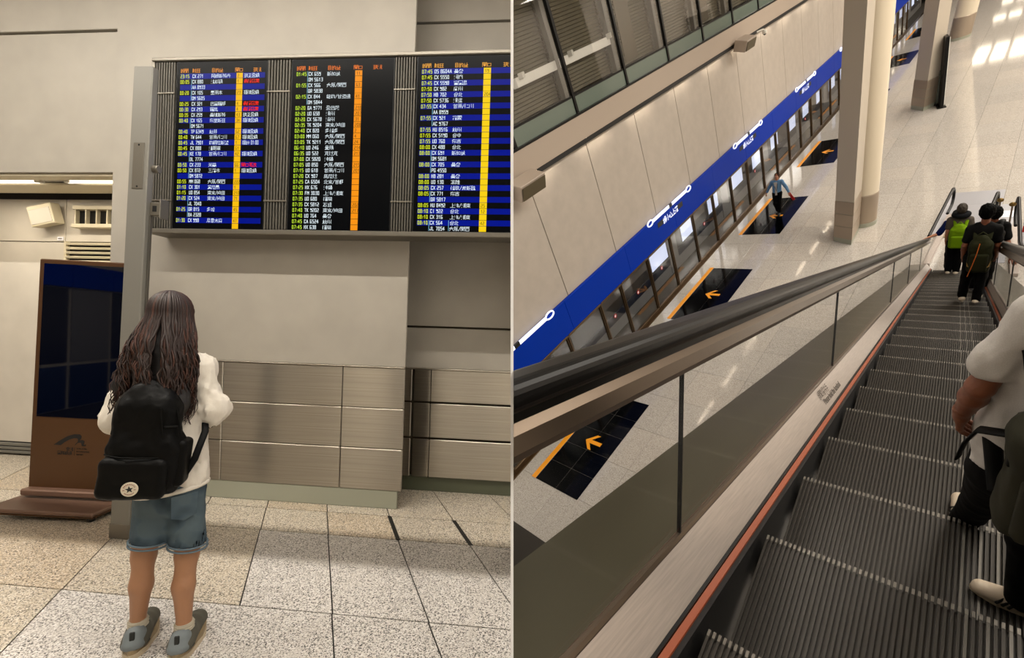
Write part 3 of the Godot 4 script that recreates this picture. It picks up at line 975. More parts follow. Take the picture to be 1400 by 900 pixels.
func ink(img: Image, words: String, at: Vector2, high: float, c: Color, r := 1.3, gap := 0.18, narrow := 0.52) -> void:
	for s in writing(words, high, gap, narrow):
		var a: Vector2 = s[0] + at
		var b: Vector2 = s[1] + at
		var ab := b - a
		var l2 := maxf(ab.length_squared(), 0.001)
		for y in range(int(minf(a.y, b.y) - r - 1), int(maxf(a.y, b.y) + r + 2)):
			for x in range(int(minf(a.x, b.x) - r - 1), int(maxf(a.x, b.x) + r + 2)):
				if x < 0 or y < 0 or x >= img.get_width() or y >= img.get_height():
					continue
				var p := Vector2(x + 0.5, y + 0.5)
				var d := p.distance_to(a + ab * clampf((p - a).dot(ab) / l2, 0, 1))
				var w := clampf(r + 0.5 - d, 0, 1)
				if w > 0:
					img.set_pixel(x, y, img.get_pixel(x, y).lerp(c, w))

# flat lettering as thin bars, written in the x, y plane of t (y up), first stroke at its origin
func letter_bars(m: Mb, words: String, high: float, thick: float, t: Transform3D, gap := 0.18) -> void:
	for s in writing(words, high, gap):
		var a := Vector3(s[0].x, -s[0].y, 0)
		var b := Vector3(s[1].x, -s[1].y, 0)
		var d := (b - a).normalized() * thick * 0.5
		var q := Vector3(-d.y, d.x, 0)
		m.quad(t * (a - d - q), t * (b + d - q), t * (b + d + q), t * (a - d + q))

# time, flight, place, gate, remark; "r" before a remark makes it red; a row without a time shares the row above it
const BOARD := [
	["23:15;CX 271;阿姆斯特丹;2;現正登機", "00:05;CX 880;洛杉磯;1;r最後召集", ";AA 8933;;;", "00:20;CX 105;墨爾本;23;預備登機", ";OM 5605;;;", "00:25;CX 321;巴塞羅那;4;r最後召集", "00:30;CX 293;羅馬;4;r最後召集", "00:35;CX 259;曼徹斯特;43;現正登機", "00:40;CX 165;布里斯班;34;預備登機", ";OM 5671;;;", "00:40;TP 6349;杜拜;62;預備登機", "00:40;TW 644;首爾/仁川;67;預備登機", "00:45;JL 7901;約翰尼斯堡;1;預計 01:00", "00:45;CX 888;溫哥華;61;", "00:45;KE 178;首爾/仁川;42;預備登機", ";DL 7774;;;", "00:50;CX 233;米蘭;66;r閘口更改", "00:50;CX 872;三藩市;1;預備登機", ";OM 5872;;;", "00:55;MM 068;大阪/關西;222;", "01:10;CX 301;慕尼黑;1;", "01:15;UO 854;東京/成田;210;", "01:20;CX 524;東京/成田;71;", ";JL 7040;;;", "01:25;QR 815;多哈;45;", ";BA 2328;;;", "01:30;CX 998;烏魯木齊;47;", ";;;;"],
	["01:45;CX 659;新加坡;11;", ";OM 5613;;;", "01:55;CX 566;大阪/關西;63;", ";QR 5838;;;", "02:15;CX 844;紐約/甘迺迪;41;", ";OM 5844;;;", "02:20;GA 9771;登巴薩;218;", "02:20;UO 658;清州;207;", "02:20;CX 5678;濟州;31;", "02:35;TK 9204;東京/成田;208;", "02:40;CX 820;多倫多;2;", "03:00;MM 060;大阪/關西;4;", "03:05;TK 9211;大阪/關西;24;", "06:10;UO 246;貴陽;214;", "06:35;UO 522;克拉克;213;", "07:00;CX 5820;沖繩;;", "07:05;UO 850;大阪/關西;215;", "07:15;UO 618;首爾/仁川;201;", "07:20;CX 907;馬尼拉;;", "07:25;CA 6504;北京/首都;;", "07:25;HX 676;沖繩;;", "07:30;FM 3030;上海/浦東;;", "07:35;UO 680;福岡;;", "07:35;CX 5812;石垣;202;", "07:40;TK 9202;東京/成田;217;", "07:40;UO 764;曼谷;;", "07:45;CA 6524;杭州;;", "07:45;HX 638;福岡;;"],
	["07:45;OS 8604A;曼谷;19;", "07:45;CX 5550;河內;;", "07:45;CX 5598;富國島;;", "07:50;CX 982;廣州;;", "07:50;HB 702;台北;204;", "07:50;CX 5736;清邁;;", "07:55;CX 434;首爾/仁川;;", ";AA 8959;;;", "07:55;CX 921;宿霧;;", ";AC 9767;;;", "07:55;HU 8516;杭州;;", "07:55;CX 5190;台中;;", "07:55;UO 760;布吉;;", "08:00;CX 488;台北;;", "08:00;CX 691;新加坡;;", ";OM 5681;;;", "08:00;CX 705;曼谷;;", ";PG 4550;;;", "08:00;HB 281;曼谷;;", "08:00;UO 130;高雄;;", "08:05;CX 257;倫敦/希斯路;;", "08:05;CX 771;布吉;;", ";QR 5817;;;", "08:05;HU 8492;上海/浦東;25;", "08:10;CI 922;台北;12;", "08:10;CX 316;上海/浦東;;", "08:10;CX 564;台北;42;", ";JL 7054;大阪/關西;;"],
]

func board_picture(k: int) -> ImageTexture:
	var w := 620
	var high := 1080
	var img := Image.create(w, high, false, Image.FORMAT_RGB8)
	img.fill(Color(0.012, 0.016, 0.026))
	var pitch := 0.0333 * high
	var y0 := 0.052 * high
	var cols: Array = [[0.04, 0.175, 0.385, 0.665, 0.735, 0.75], [0.045, 0.165, 0.35, 0.625, 0.695, 0.80], [0.045, 0.165, 0.355, 0.635, 0.705, 0.82]][k]
	var gate: Color = [Color(1.0, 0.77, 0.06), Color(1.0, 0.60, 0.08), Color(1.0, 0.84, 0.08)][k]
	var head: Color = [Color(1.0, 0.62, 0.20), Color(1.0, 0.50, 0.14), Color(1.0, 0.70, 0.24)][k]
	var tc := Color(0.90, 0.95, 0.18) if k != 1 else Color(0.80, 0.95, 0.22)
	var lx := [0, 1, 2, 3, 5]
	for i in 5:
		var x: float = cols[lx[i]] * w
		if i == 3:
			x -= 0.014 * w
		if i == 4 and k == 0:
			x += 0.1 * w
		ink(img, ["時間", "航班", "目的地", "閘口", "現況"][i], Vector2(x, y0 - 14), 25, head, 1.5, 0.08)
	for i in 28:
		var y := y0 + pitch * (i + 1)
		if k != 1 and i % 2 == 0:
			img.fill_rect(Rect2i(int(0.04 * w), int(y - pitch / 2), int(0.94 * w), int(pitch)), Color(0.0, 0.075, 0.55))
		img.fill_rect(Rect2i(int(cols[3] * w), int(y - pitch / 2), int((cols[4] - cols[3]) * w), int(pitch) - 1), gate)
		var f: PackedStringArray = BOARD[k][i].split(";")
		var t := y - 13.5
		var white := Color(0.93, 0.98, 1.0)
		ink(img, f[0], Vector2(cols[0] * w, t + 2), 21, tc, 1.7, 0.17, 0.48)
		ink(img, f[1], Vector2(cols[1] * w, t + 2), 21, white, 1.7, 0.15, 0.5)
		ink(img, f[2], Vector2(cols[2] * w, t + 1), 24, white, 1.35, 0.12, 0.45)
		ink(img, f[3], Vector2((cols[3] + 0.012) * w, t + 4), 19, gate.darkened(0.45), 1.2, 0.16)
		var rm := f[4]
		var rx: float = (cols[5]) * w
		if rm.begins_with("r"):
			ink(img, rm.substr(1), Vector2(rx, t + 1), 24, Color(1.0, 0.12, 0.08), 1.6, 0.08)
		else:
			ink(img, rm, Vector2(rx, t + 1), 24, white, 1.4, 0.08, 0.4)
		if f[0] == "" and f[1] != "":
			img.fill_rect(Rect2i(int(cols[1] * w) - 7, int(y - pitch * 1.45), 3, int(pitch * 1.85)), Color(0.5, 0.75, 0.85))
		if k == 2 and i == 27:
			img.fill_rect(Rect2i(int(cols[2] * w) - 8, int(y - pitch * 1.45), 3, int(pitch * 1.85)), Color(0.5, 0.75, 0.85))
	return ImageTexture.create_from_image(img)

func left_things() -> void:
	# departure board
	var o := thing("departure_board", "wide grey framed flight departure board with three lit screens of rows, high on the wall", "departure board", Transform3D(Basis(), Vector3(-1.8, 2.2, -3.4)))
	var z := 0.1
	var b := Mb.new()
	var x0 := -3.30 + 1.8
	var x1 := 2.2
	b.bx(x0, x1, 1.39, 1.422, -0.1, z, 0.006)
	b.bx(x0, x1, -0.01, 0.03, -0.1, z, 0.006)
	b.bx(x0, x0 + 0.03, 0.03, 1.385, -0.1, z, 0.004)
	obj("frame", b, M.frame_metal, o, -1)
	b = Mb.new()
	b.bx(x0 + 0.01, x1, 0.0, 1.41, -0.1, z - 0.05)
	obj("back_box", b, M.black, o, -1)
	for k in 3:
		var a: float = [-3.085, -2.103, -1.085][k] + 1.8
		var c: float = [-2.305, -1.265, -0.262][k] + 1.8
		b = Mb.new()
		b.box(Vector3((a + c) / 2, 0.708, z - 0.035), Vector3(c - a, 1.354, 0.04))
		var scr := obj("screen_housing", b, M.black, o, -1)
		b = Mb.new()
		b.quad_uv(Vector3(a + 0.004, 0.034, z - 0.0135), Vector3(c - 0.004, 0.034, z - 0.0135), Vector3(c - 0.004, 1.382, z - 0.0135), Vector3(a + 0.004, 1.382, z - 0.0135))
		var m := StandardMaterial3D.new()
		m.resource_name = "flight_screen"
		m.albedo_color = Color(0.01, 0.01, 0.01)
		m.roughness = 0.3
		m.metallic_specular = 0.15
		m.emission_enabled = true
		m.emission = Color.WHITE
		m.emission_operator = BaseMaterial3D.EMISSION_OP_MULTIPLY
		m.emission_texture = board_picture(k)
		m.emission_energy_multiplier = 0.95
		obj("flight_screen", b, m, scr, -1)
		var l := AreaLight3D.new()
		l.name = "screen_light"
		l.area_size = Vector2((c - a) * 0.9, 1.3)
		l.light_energy = 0.12
		l.light_color = Color(0.6, 0.7, 1.0)
		l.shadow_enabled = true
		l.transform = Transform3D(Basis(Vector3.UP, PI), Vector3((a + c) / 2 if k < 2 else a + 0.3, 0.7, z + 0.02))
		l.transform.basis = Basis(Vector3.UP, PI) 
		o.add_child(l)
	for k in 3:
		var a: float = [-3.268, -2.303, -1.262][k] + 1.8
		var c: float = [-3.092, -2.107, -1.09][k] + 1.8
		var n := 8
		for i in n:
			b = Mb.new()
			var x := lerpf(a, c, (i + 0.5) / n)
			b.bx(x - 0.0065, x + 0.0065, 0.032, 1.384, z - 0.045, z - 0.008, 0.003)
			obj("fin", b, M.fin, o)
		for y in [0.26, 1.13]:
			b = Mb.new()
			b.bx(a, c, y - 0.006, y + 0.006, z - 0.012, z - 0.002, 0.002)
			obj("crossbar", b, M.frame_metal, o)
	# grey post
	o = thing("grey_post", "tall slim grey metal post standing on the floor beside the departure board", "post", Transform3D(Basis(Vector3.FORWARD, 0.022), Vector3(-2.85, 0, -2.78)))
	b = Mb.new()
	b.bx(-0.078, 0.062, 0.0, 3.2, -0.0, 0.05, 0.006)
	obj("post_body", b, M.grey_metal, o)
	b = Mb.new()
	b.bx(-0.08, 0.064, 0.0, 0.10, -0.003, 0.054, 0.004)
	obj("post_foot", b, M.frame_metal, o)
	b = Mb.new()
	b.bx(0.0625, 0.072, 0.1, 2.2, 0.0, 0.02, 0.002)
	obj("rubber_seal", b, M.fin, o)
	b = Mb.new()
	b.bx(-0.045, 0.035, 2.37, 2.68, 0.05, 0.0535, 0.002)
	var cov := obj("cover_plate", b, M.frame_metal, o)
	for y in [2.385, 2.665]:
		b = Mb.new()
		b.lathe([Vector2(0.0, 0.002), Vector2(0.006, 0.0015), Vector2(0.007, 0.0)], 8, Vector3(-0.005, y, 0.0535), Basis(Vector3.RIGHT, PI / 2))
		obj("screw", b, M.dark_metal, cov)
	b = Mb.new()
	b.bx(0.062, 0.14, 2.20, 2.29, -0.03, 0.02, 0.004)
	b.bx(0.14, 0.15, 2.18, 2.31, -0.04, 0.03, 0.003)
	var br := obj("bracket", b, M.frame_metal, o)
	b = Mb.new()
	b.lathe([Vector2(0.0, 0.04), Vector2(0.022, 0.04), Vector2(0.026, 0.03), Vector2(0.026, 0.0)], 14, Vector3(0.062, 2.52, 0), Basis(Vector3.FORWARD, PI / 2))
	obj("knob", b, M.frame_metal, o)
	b = Mb.new()
	b.bx(0.085, 0.115, 2.225, 2.265, 0.02, 0.0215)
	obj("bracket_slot", b, M.black, br)
	# advertising kiosk
	o = thing("advertising_kiosk", "freestanding bronze advertising kiosk with a tall dark screen, beside the grey post", "kiosk", Transform3D(Basis(Vector3.UP, 0.09) * Basis(Vector3.FORWARD, 0.02), Vector3(-3.66, 0, -3.12)))
	b = Mb.new()
	b.bx(-0.36, 0.36, 0.12, 1.93, -0.07, 0.0, 0.008)
	obj("body", b, M.bronze, o)
	b = Mb.new()
	b.bx(-0.318, 0.345, 0.70, 1.895, 0.0, 0.004, 0.002)
	obj("screen", b, M.kiosk_screen, o)
	b = Mb.new()
	b.bx(-0.36, 0.36, 0.10, 0.15, -0.02, 0.06, 0.01)
	obj("foot_rail", b, M.bronze_light, o)
	b = Mb.new()
	b.bx(-0.40, 0.40, 0.055, 0.085, -0.25, 0.27, 0.008)
	var base := obj("base_plate", b, M.bronze_light, o)
	b = Mb.new()
	b.bx(-0.395, 0.395, 0.04, 0.055, -0.24, 0.26, 0.004)
	obj("base_skirt", b, M.bronze, base)
	for s in [Vector2(-0.35, 0.22), Vector2(0.35, 0.22), Vector2(-0.35, -0.2), Vector2(0.35, -0.2)]:
		b = Mb.new()
		b.lathe([Vector2(0.0, -0.012), Vector2(0.022, -0.012), Vector2(0.025, -0.008), Vector2(0.025, 0.008), Vector2(0.022, 0.012), Vector2(0.0, 0.012)], 16, Vector3(s.x, 0.026, s.y), Basis(Vector3.FORWARD, PI / 2))
		b.bx(s.x - 0.018, s.x + 0.018, 0.035, 0.056, s.y - 0.02, s.y + 0.02)
		obj("caster", b, M.black, o)
	# its emblem: a brush stroke rising to a peak and two small waves, with small writing under it
	b = Mb.new()
	var up := PackedVector2Array([Vector2(0, 0), Vector2(0.10, 0.075), Vector2(0.22, 0.15), Vector2(0.33, 0.19), Vector2(0.42, 0.192), Vector2(0.455, 0.165), Vector2(0.445, 0.12), Vector2(0.425, 0.09), Vector2(0.47, 0.10), Vector2(0.505, 0.085), Vector2(0.50, 0.045), Vector2(0.49, 0.02), Vector2(0.535, 0.03), Vector2(0.525, 0.002), Vector2(0.465, 0.0), Vector2(0.46, 0.035), Vector2(0.45, 0.055), Vector2(0.40, 0.05), Vector2(0.345, 0.0), Vector2(0.365, 0.035), Vector2(0.395, 0.065), Vector2(0.40, 0.105), Vector2(0.385, 0.125), Vector2(0.33, 0.125), Vector2(0.25, 0.095), Vector2(0.17, 0.045), Vector2(0.12, 0.0)])
	b.prism(up, 0.0, 0.0015, Transform3D(Basis().scaled(Vector3(0.47, 0.47, 1)), Vector3(-0.175, 0.485, 0.0)))
	obj("emblem", b, M.ink, o)
	b = Mb.new()
	letter_bars(b, "香港", 0.025, 0.0035, Transform3D(Basis(), Vector3(-0.075, 0.470, 0.001)), 0.12)
	letter_bars(b, "國際機場", 0.025, 0.0035, Transform3D(Basis(), Vector3(-0.14, 0.438, 0.001)), 0.12)
	b.bx(-0.012, -0.010, 0.41, 0.472, 0.0, 0.001)
	b.text("HONG KONG", 0.014, Transform3D(Basis(), Vector3(0.045, 0.463, 0.001)))
	b.text("INTERNATIONAL", 0.014, Transform3D(Basis(), Vector3(0.055, 0.440, 0.001)))
	b.text("AIRPORT", 0.014, Transform3D(Basis(), Vector3(0.03, 0.417, 0.001)))
	obj("lettering", b, M.ink, o)
	b = Mb.new()
	# wall speaker in the niche
	o = thing("wall_speaker", "cream slanted wall loudspeaker box on the white wall above the kiosk", "loudspeaker", Transform3D(Basis(), Vector3(-5.25, 2.53, -4.2)))
	var tilt := Basis(Vector3.BACK, 0.20) * Basis(Vector3.RIGHT, 0.12)
	b = Mb.new()
	b.box(Vector3(0, 0, 0.08), Vector3(0.27, 0.21, 0.10), tilt, 0.006)
	obj("housing", b, M.cream, o)
	b = Mb.new()
	b.box(tilt * Vector3(0, -0.01, 0.051) + Vector3(0, 0, 0.08), Vector3(0.235, 0.15, 0.006), tilt, 0.002)
	obj("grille_plate", b, M.wall_light, o)
	b = Mb.new()
	b.bx(-0.05, 0.05, -0.05, 0.05, 0.0, 0.05, 0.004)
	obj("bracket", b, M.cream, o)
	o = thing("wall_tag", "tiny white tag on the niche wall below the loudspeaker box", "tag", Transform3D(Basis(), Vector3(-5.165, 2.305, -4.2)))
	b = Mb.new()
	b.bx(-0.035, 0.035, -0.02, 0.02, 0, 0.008, 0.003)
	obj("tag_plate", b, M.white_paint, o)
	b = Mb.new()
	b.bx(-0.022, 0.022, -0.006, 0.006, 0.008, 0.009)
	obj("tag_print", b, M.grey_metal, o)
	# vent with three openings
	o = thing("wall_vent", "cream box vent with three dark openings, beside the loudspeaker", "vent", Transform3D(Basis(), Vector3(-4.77, 2.525, -4.2)))
	b = Mb.new()
	b.bx(-0.19, 0.42, 0.075, 0.115, 0, 0.07, 0.004)
	obj("top_lip", b, M.cream, o)
	b = Mb.new()
	b.bx(-0.19, 0.42, -0.115, -0.075, 0, 0.08, 0.004)
	obj("bottom_lip", b, M.cream, o)
	b = Mb.new()
	b.bx(-0.18, 0.41, -0.075, 0.075, 0.0, 0.004)
	obj("dark_opening", b, M.black, o)
	for x in [-0.18, -0.06, 0.06, 0.18, 0.30]:
		b = Mb.new()
		b.box(Vector3(x, 0, 0.03), Vector3(0.010, 0.15, 0.055), Basis(Vector3.UP, 0.3))
		obj("divider", b, M.cream, o)
	# louvre below it
	o = thing("louvre_grille", "cream louvre grille of horizontal slats just above the kiosk's top", "grille", Transform3D(Basis(), Vector3(-4.81, 2.165, -4.2)))
	b = Mb.new()
	b.bx(-0.26, 0.3, -0.16, 0.10, 0.0, 0.004)
	obj("dark_back", b, M.joint, o)
	for k in 6:
		b = Mb.new()
		b.box(Vector3(0.02, 0.085 - 0.046 * k, 0.025), Vector3(0.54, 0.022, 0.04), Basis(Vector3.RIGHT, 0.3), 0.002)
		obj("slat", b, M.cream, o)
	for x in [-0.255, 0.295]:
		b = Mb.new()
		b.bx(x - 0.012, x + 0.012, -0.17, 0.11, 0, 0.045, 0.003)
		obj("side_frame", b, M.cream, o)

const WX := -7.84     # face of the platform wall
const FY := -8.25     # platform floor
const BAY := 2.41
const D := 1.05

func hslab(o: Node3D, called: String, x0: float, x1: float, y0: float, y1: float, z0: float, z1: float, m: Material, keep := 1, bev := 0.004) -> void:
	var b := Mb.new()
	b.bx(x0, x1, y0, y1, z0, z1, bev)
	obj(called, b, m, o, keep)

func right_hall() -> void:
	# floor tiles: the nearest ones singly, the rest joined
	var o := struct("floor", hall_t)
	hslab(o, "floor_bed", -9.5, 12, FY - 0.3, FY - 0.008, -98, 6, M.joint)
	var far := Mb.new()
	var n := 0
	for j in 48:
		for i in 17:
			var x := -7.62 + 1.2 * i
			var z := -2.4 - 1.2 * j
			if j < 36 and i < 7 and n < 240:
				var b := Mb.new()
				b.bx(x + 0.0025, x + 1.1975, FY - 0.02, FY, z - 1.1975, z - 0.0025, 0.002)
				var t := obj("floor_tile", b, M["hall_tile_%d" % ((i * 5 + j * 3 + (i * j) % 4) % 3)], o, 1)
				if t.mesh.get_surface_count() == 0:
					t.free()
				else:
					n += 1
			elif x < 6.0:
				far.bx(x + 0.003, x + 1.197, FY - 0.02, FY, z - 1.197, z - 0.003)
	far.bx(6.0, 12, FY - 0.02, FY, -60, 6)
	far.bx(-7.62, 12, FY - 0.02, FY, -97, -60)
	obj("floor_tiling", far, M.hall_tile_0, o, 1).set_meta("kind", "stuff")
	hslab(o, "door_threshold", -7.8, -7.63, FY - 0.02, FY + 0.004, -62, -2, M.door_metal)
	# the long wall above the platform doors
	o = struct("wall_left", hall_t)
	for k in 24:
		var z := -7.3 + BAY - BAY * k
		hslab(o, "wall_panel", WX - 0.05, WX, -5.34, -2.06, z - BAY + 0.012, z - 0.012, M.hall_wall)
	hslab(o, "wall_core", WX - 0.4, WX - 0.045, -5.4, -1.4, -62, -2, M.groove)
	hslab(o, "wall_panel", WX - 0.4, WX, 3.2, 4.4, -98, 2, M.hall_wall)
	hslab(o, "wall_panel", WX - 0.4, WX, FY, 4.4, -98, -62, M.hall_wall)
	o = struct("trim_2", hall_t)
	hslab(o, "lip_board", WX - 0.02, -7.70, -1.99, -1.42, -62, -2, M.lip)
	hslab(o, "lip_edge", -7.735, -7.69, -2.10, -1.99, -62, -2, M.black)
	hslab(o, "window_sill", WX - 0.02, -7.69, -1.42, -1.37, -62, -2, M.dark_metal)
	hslab(o, "light_shield", WX + 0.03, WX + 0.038, -2.125, -1.99, -62, -2, M.lip)  # added fin that keeps the strips from burning hot spots on the wall
	# light strips hidden under the lip
	for k in 14:
		var z := -7.6 - BAY * k
		var t := thing("lip_light", "linear light tube hidden under the wall's lip, %s from the near end" % ORD[k], "light tube", hall(Vector3(-7.765, -2.005, z)), "light tubes under the lip of the platform wall")
		var b := Mb.new()
		b.bx(-0.03, 0.035, -0.01, 0.01, -0.72, 0.72)
		obj("glowing_tube", b, M.tube_glow, t, 1)
		for s in [-0.8, 0.8]:
			b = Mb.new()
			b.bx(-0.02, 0.02, -0.015, 0.05, s - 0.03, s + 0.03)
			obj("end_cap", b, M.white_metal, t, 1)
		var l := AreaLight3D.new()
		l.name = "tube_light"
		l.area_size = Vector2(0.06, 1.44)
		l.light_energy = 0.15
		l.light_color = Color(1.0, 0.9, 0.78)
		l.shadow_enabled = true
		l.transform = Transform3D(Basis(Vector3.RIGHT, -PI / 2), Vector3(0, -0.03, 0))
		t.add_child(l)
	# upper windows: one per bay
	for k in 10:
		var z := -7.3 - BAY * k
		var w := struct("window_%d" % (k + 1), hall_t)
		hslab(w, "pane", WX - 0.012, WX, -0.96, 3.2, z - BAY + 0.02, z - 0.02, M.glass, 1, 0.0)
		hslab(w, "spandrel_pane", WX - 0.012, WX, -1.38, -0.99, z - BAY + 0.02, z - 0.02, M.spandrel, 1, 0.0)
		hslab(w, "transom", WX - 0.03, WX + 0.01, -1.0, -0.95, z - BAY + 0.02, z - 0.02, M.dark_metal)
		hslab(w, "mullion", WX - 0.06, WX + 0.035, -1.38, 3.2, z - 0.045, z + 0.045, M.dark_metal)
		hslab(w, "inner_post", WX - 0.34, WX - 0.20, -1.0, 3.2, z - 0.12, z + 0.03, M.grey_metal)
		hslab(w, "inner_sill", WX - 0.7, WX - 0.03, -1.1, -1.0, z - BAY, z, M.grey_metal)
		var sl := Mb.new()
		var y := -0.92
		while y < 3.1:
			sl.box(Vector3(WX - 0.45, y, z - BAY / 2), Vector3(0.05, 0.075, BAY - 0.05), Basis(Vector3.BACK, 0.35))
			y += 0.085
		obj("blind_slats", sl, M.blind, w, 1).set_meta("kind", "stuff")
		if k == 2 or k == 4:
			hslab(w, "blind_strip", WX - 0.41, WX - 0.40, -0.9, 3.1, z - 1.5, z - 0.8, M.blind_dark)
	o = struct("wall_left", hall_t)
	hslab(o, "corridor_wall", -9.2, -9.0, -1.5, 3.4, -62, -2, M.blind)
	hslab(o, "corridor_floor", -9.2, WX - 0.1, -1.6, -1.42, -62, -2, M.grey_metal)
	# white fitting built behind the glass in place of a reflection in it
	o = thing("reflected_rail", "reflection of a white light rail with three spot heads, built behind the upper window glass", "light rail", hall(Vector3(-8.12, -0.2, -10.15)))
	hslab(o, "rail_housing", -0.08, 0.08, -0.09, 0.12, -1.95, 1.95, M.sign_light_soft, 1, 0.01)
	for z in [-1.9, -0.15, 1.75]:
		var b := Mb.new()
		b.box(Vector3(0.1, 0.12, z), Vector3(0.12, 0.13, 0.16), Basis(Vector3.UP, 0.4), 0.01)
		obj("spot_head", b, M.white_metal, o, 1)
	# ceiling, far wall and right wall
	o = struct("ceiling", hall_t)
	hslab(o, "ceiling_panel", -9.5, 12, 4.1, 4.4, -98, 4, M.hall_wall)
	hslab(o, "ceiling_panel", -7.4, 12, -1.9, -1.6, -98, -56, M.hall_wall)
	o = struct("wall_front", hall_t)
	hslab(o, "wall_panel", -9.5, 12, FY, 4.4, -98.3, -98, M.hall_wall)
	o = struct("wall_right", hall_t)
	hslab(o, "wall_panel", 11.8, 12, FY, 4.4, -98, 4, M.hall_wall)
	for k in 4:
		var x := -4.55 + 1.2 * k
		lamp("far_ceiling_light", "bright ceiling panel far down the platform hall, %s from the door side" % ORD[k], hall_t * Transform3D(Basis(), Vector3(x, -1.95, -64.5)), Vector2(0.95, 6.0), 9.0, Color(1.0, 0.93, 0.82), 1)
		for j in 2:
			lamp("far_ceiling_light", "thin ceiling light far down the hall, row %s, %s from the door side" % [ORD[j], ORD[k]], hall_t * Transform3D(Basis(), Vector3(x, -1.95, -80.0 - 9.0 * j)), Vector2(0.95, 1.2), 3.0, Color(1.0, 0.93, 0.82), 1)

func right_things() -> void:
	var mats := [-5.18, -12.15, -17.95, -24.65, -32.0, -40.3, -47.9]
	# blue fascia with line signs
	var o := thing("fascia_band", "long royal blue fascia band running above the glass platform doors", "fascia", hall(Vector3(-7.8, -5.8, -20)))
	for k in 20:
		hslab(o, "fascia_panel", -0.03, 0.06, -0.46, 0.47, 16.0 - 3.0 * k - 2.995, 16.0 - 3.0 * k, M.blue_band, 1, 0.006)
	for k in 6:
		var zc: float = [-5.05, -12.8, -19.35, -26.4, -33.5, -41.0][k]
		o = thing("line_map", "white line map strip with ring ends on the blue fascia, %s from the near end" % ORD[k], "sign", hall(Vector3(-7.72, -5.33, zc)), "line maps on the blue fascia")
		hslab(o, "line_bar", -0.02, 0.02, -0.055, 0.055, -1.15, 1.15, M.sign_light, 1, 0.01)
		for z in [-1.3, 0.0, 1.3]:
			var b := Mb.new()
			var pts := []
			for q in 17:
				pts.append(Vector3(0, 0.085 * sin(TAU * q / 16), 0.16 * cos(TAU * q / 16) + z))
			if z != 0.0:
				b.tube(pts, [0.025], 6, false)
				obj("ring", b, M.sign_light, o, 1)
			else:
				b.bx(-0.022, 0.024, -0.06, 0.06, -0.1, 0.1, 0.01)
				obj("stop_mark", b, M.sign_dark, o, 1)
		if k == 0:
			continue
		o = thing("warning_sign", "dark sign strip with white characters on the blue fascia, %s from the near end" % ORD[k - 1], "sign", hall(Vector3(-7.735, -5.62, zc + 0.05), PI / 2), "warning signs on the blue fascia")
		hslab(o, "sign_plate", -0.85, 0.85, -0.085, 0.085, -0.01, 0.0, M.sign_dark, 1, 0.003)
		hslab(o, "sign_window", -0.5, 0.5, -0.10, 0.10, -0.008, 0.003, M.blue_band, 1, 0.002)
		var t := Mb.new()
		letter_bars(t, "請小心上落", 0.19, 0.024, Transform3D(Basis(), Vector3(-0.5, 0.095, 0.005)), 0.05)
		obj("lettering", t, M.sign_light, o, 1)
	# platform doors
	var edges := [-2.0, -3.45, -5.05, -6.72, -8.3, -9.4, -10.98, -12.45, -14.12, -15.75]
	while edges.size() < 31:
		edges.append(edges[-1] - 1.62)
	for k in edges.size() - 1:
		var z1: float = edges[k]
		var z0: float = edges[k + 1]
		o = thing("platform_door", "bronze framed glass platform door bay under the blue fascia, %s from the near end" % ORD[mini(k, 29)], "platform door", hall(Vector3(-7.76, FY, (z0 + z1) / 2)), "glass platform doors")
		var hw := (z1 - z0) / 2
		hslab(o, "pane", -0.012, 0.0, 0.12, 1.98, -hw + 0.05, hw - 0.06, M.glass, 1, 0.0)
		hslab(o, "post", -0.04, 0.05, 0.0, 2.0, -hw, -hw + 0.055, M.door_metal, 1, 0.006)
		hslab(o, "slim_post", -0.03, 0.035, 0.0, 2.0, -hw + 0.075, -hw + 0.10, M.door_metal, 1, 0.004)
		hslab(o, "bottom_rail", -0.03, 0.045, 0.0, 0.12, -hw + 0.055, hw, M.door_metal, 1, 0.006)
		hslab(o, "top_rail", -0.03, 0.045, 1.96, 2.02, -hw + 0.055, hw, M.door_metal, 1, 0.004)
		if k in [4, 5, 6, 8, 11, 15]:
			var b := Mb.new()
			b.lathe([Vector2(0.0, 0.004), Vector2(0.045, 0.004), Vector2(0.045, 0.0)], 16, Vector3(0.0, 1.25, 0.1), Basis(Vector3.FORWARD, PI / 2))
			var st := obj("warning_sticker", b, M.white_paint, o, 1)
			b = Mb.new()
			var pts := []
			for q in 17:
				pts.append(Vector3(0.005, 1.25 + 0.055 * sin(TAU * q / 16), 0.1 + 0.055 * cos(TAU * q / 16)))
			b.tube(pts, [0.014], 5, false)
			obj("red_ring", b, M.sticker_red, st, 1)
	# train behind the doors
	o = thing("train_car", "grey train with a dark blue stripe and lit windows behind the glass doors", "train", hall(Vector3(-8.45, FY, -26)))
	hslab(o, "lower_body", -0.4, 0.0, 0.0, 0.42, -34, 24, M.train_grey)
	hslab(o, "blue_stripe", -0.4, 0.015, 0.42, 0.72, -34, 24, M.train_blue)
	hslab(o, "upper_body", -0.4, 0.0, 0.72, 2.3, -34, 24, M.train_dark)
	for k in 24:
		var z := 20.5 - 2.3 * k
		if k < 3:
			continue
		hslab(o, "lit_window", -0.02, 0.012, 0.78, 1.6, z - (0.55 if k % 3 else 0.8), z + 0.35, M.train_window, 1, 0.008)
		if k % 2:
			hslab(o, "door_leaf", -0.02, 0.02, 0.05, 1.95, z - 1.5, z - 0.85, M.train_grey, 1, 0.008)
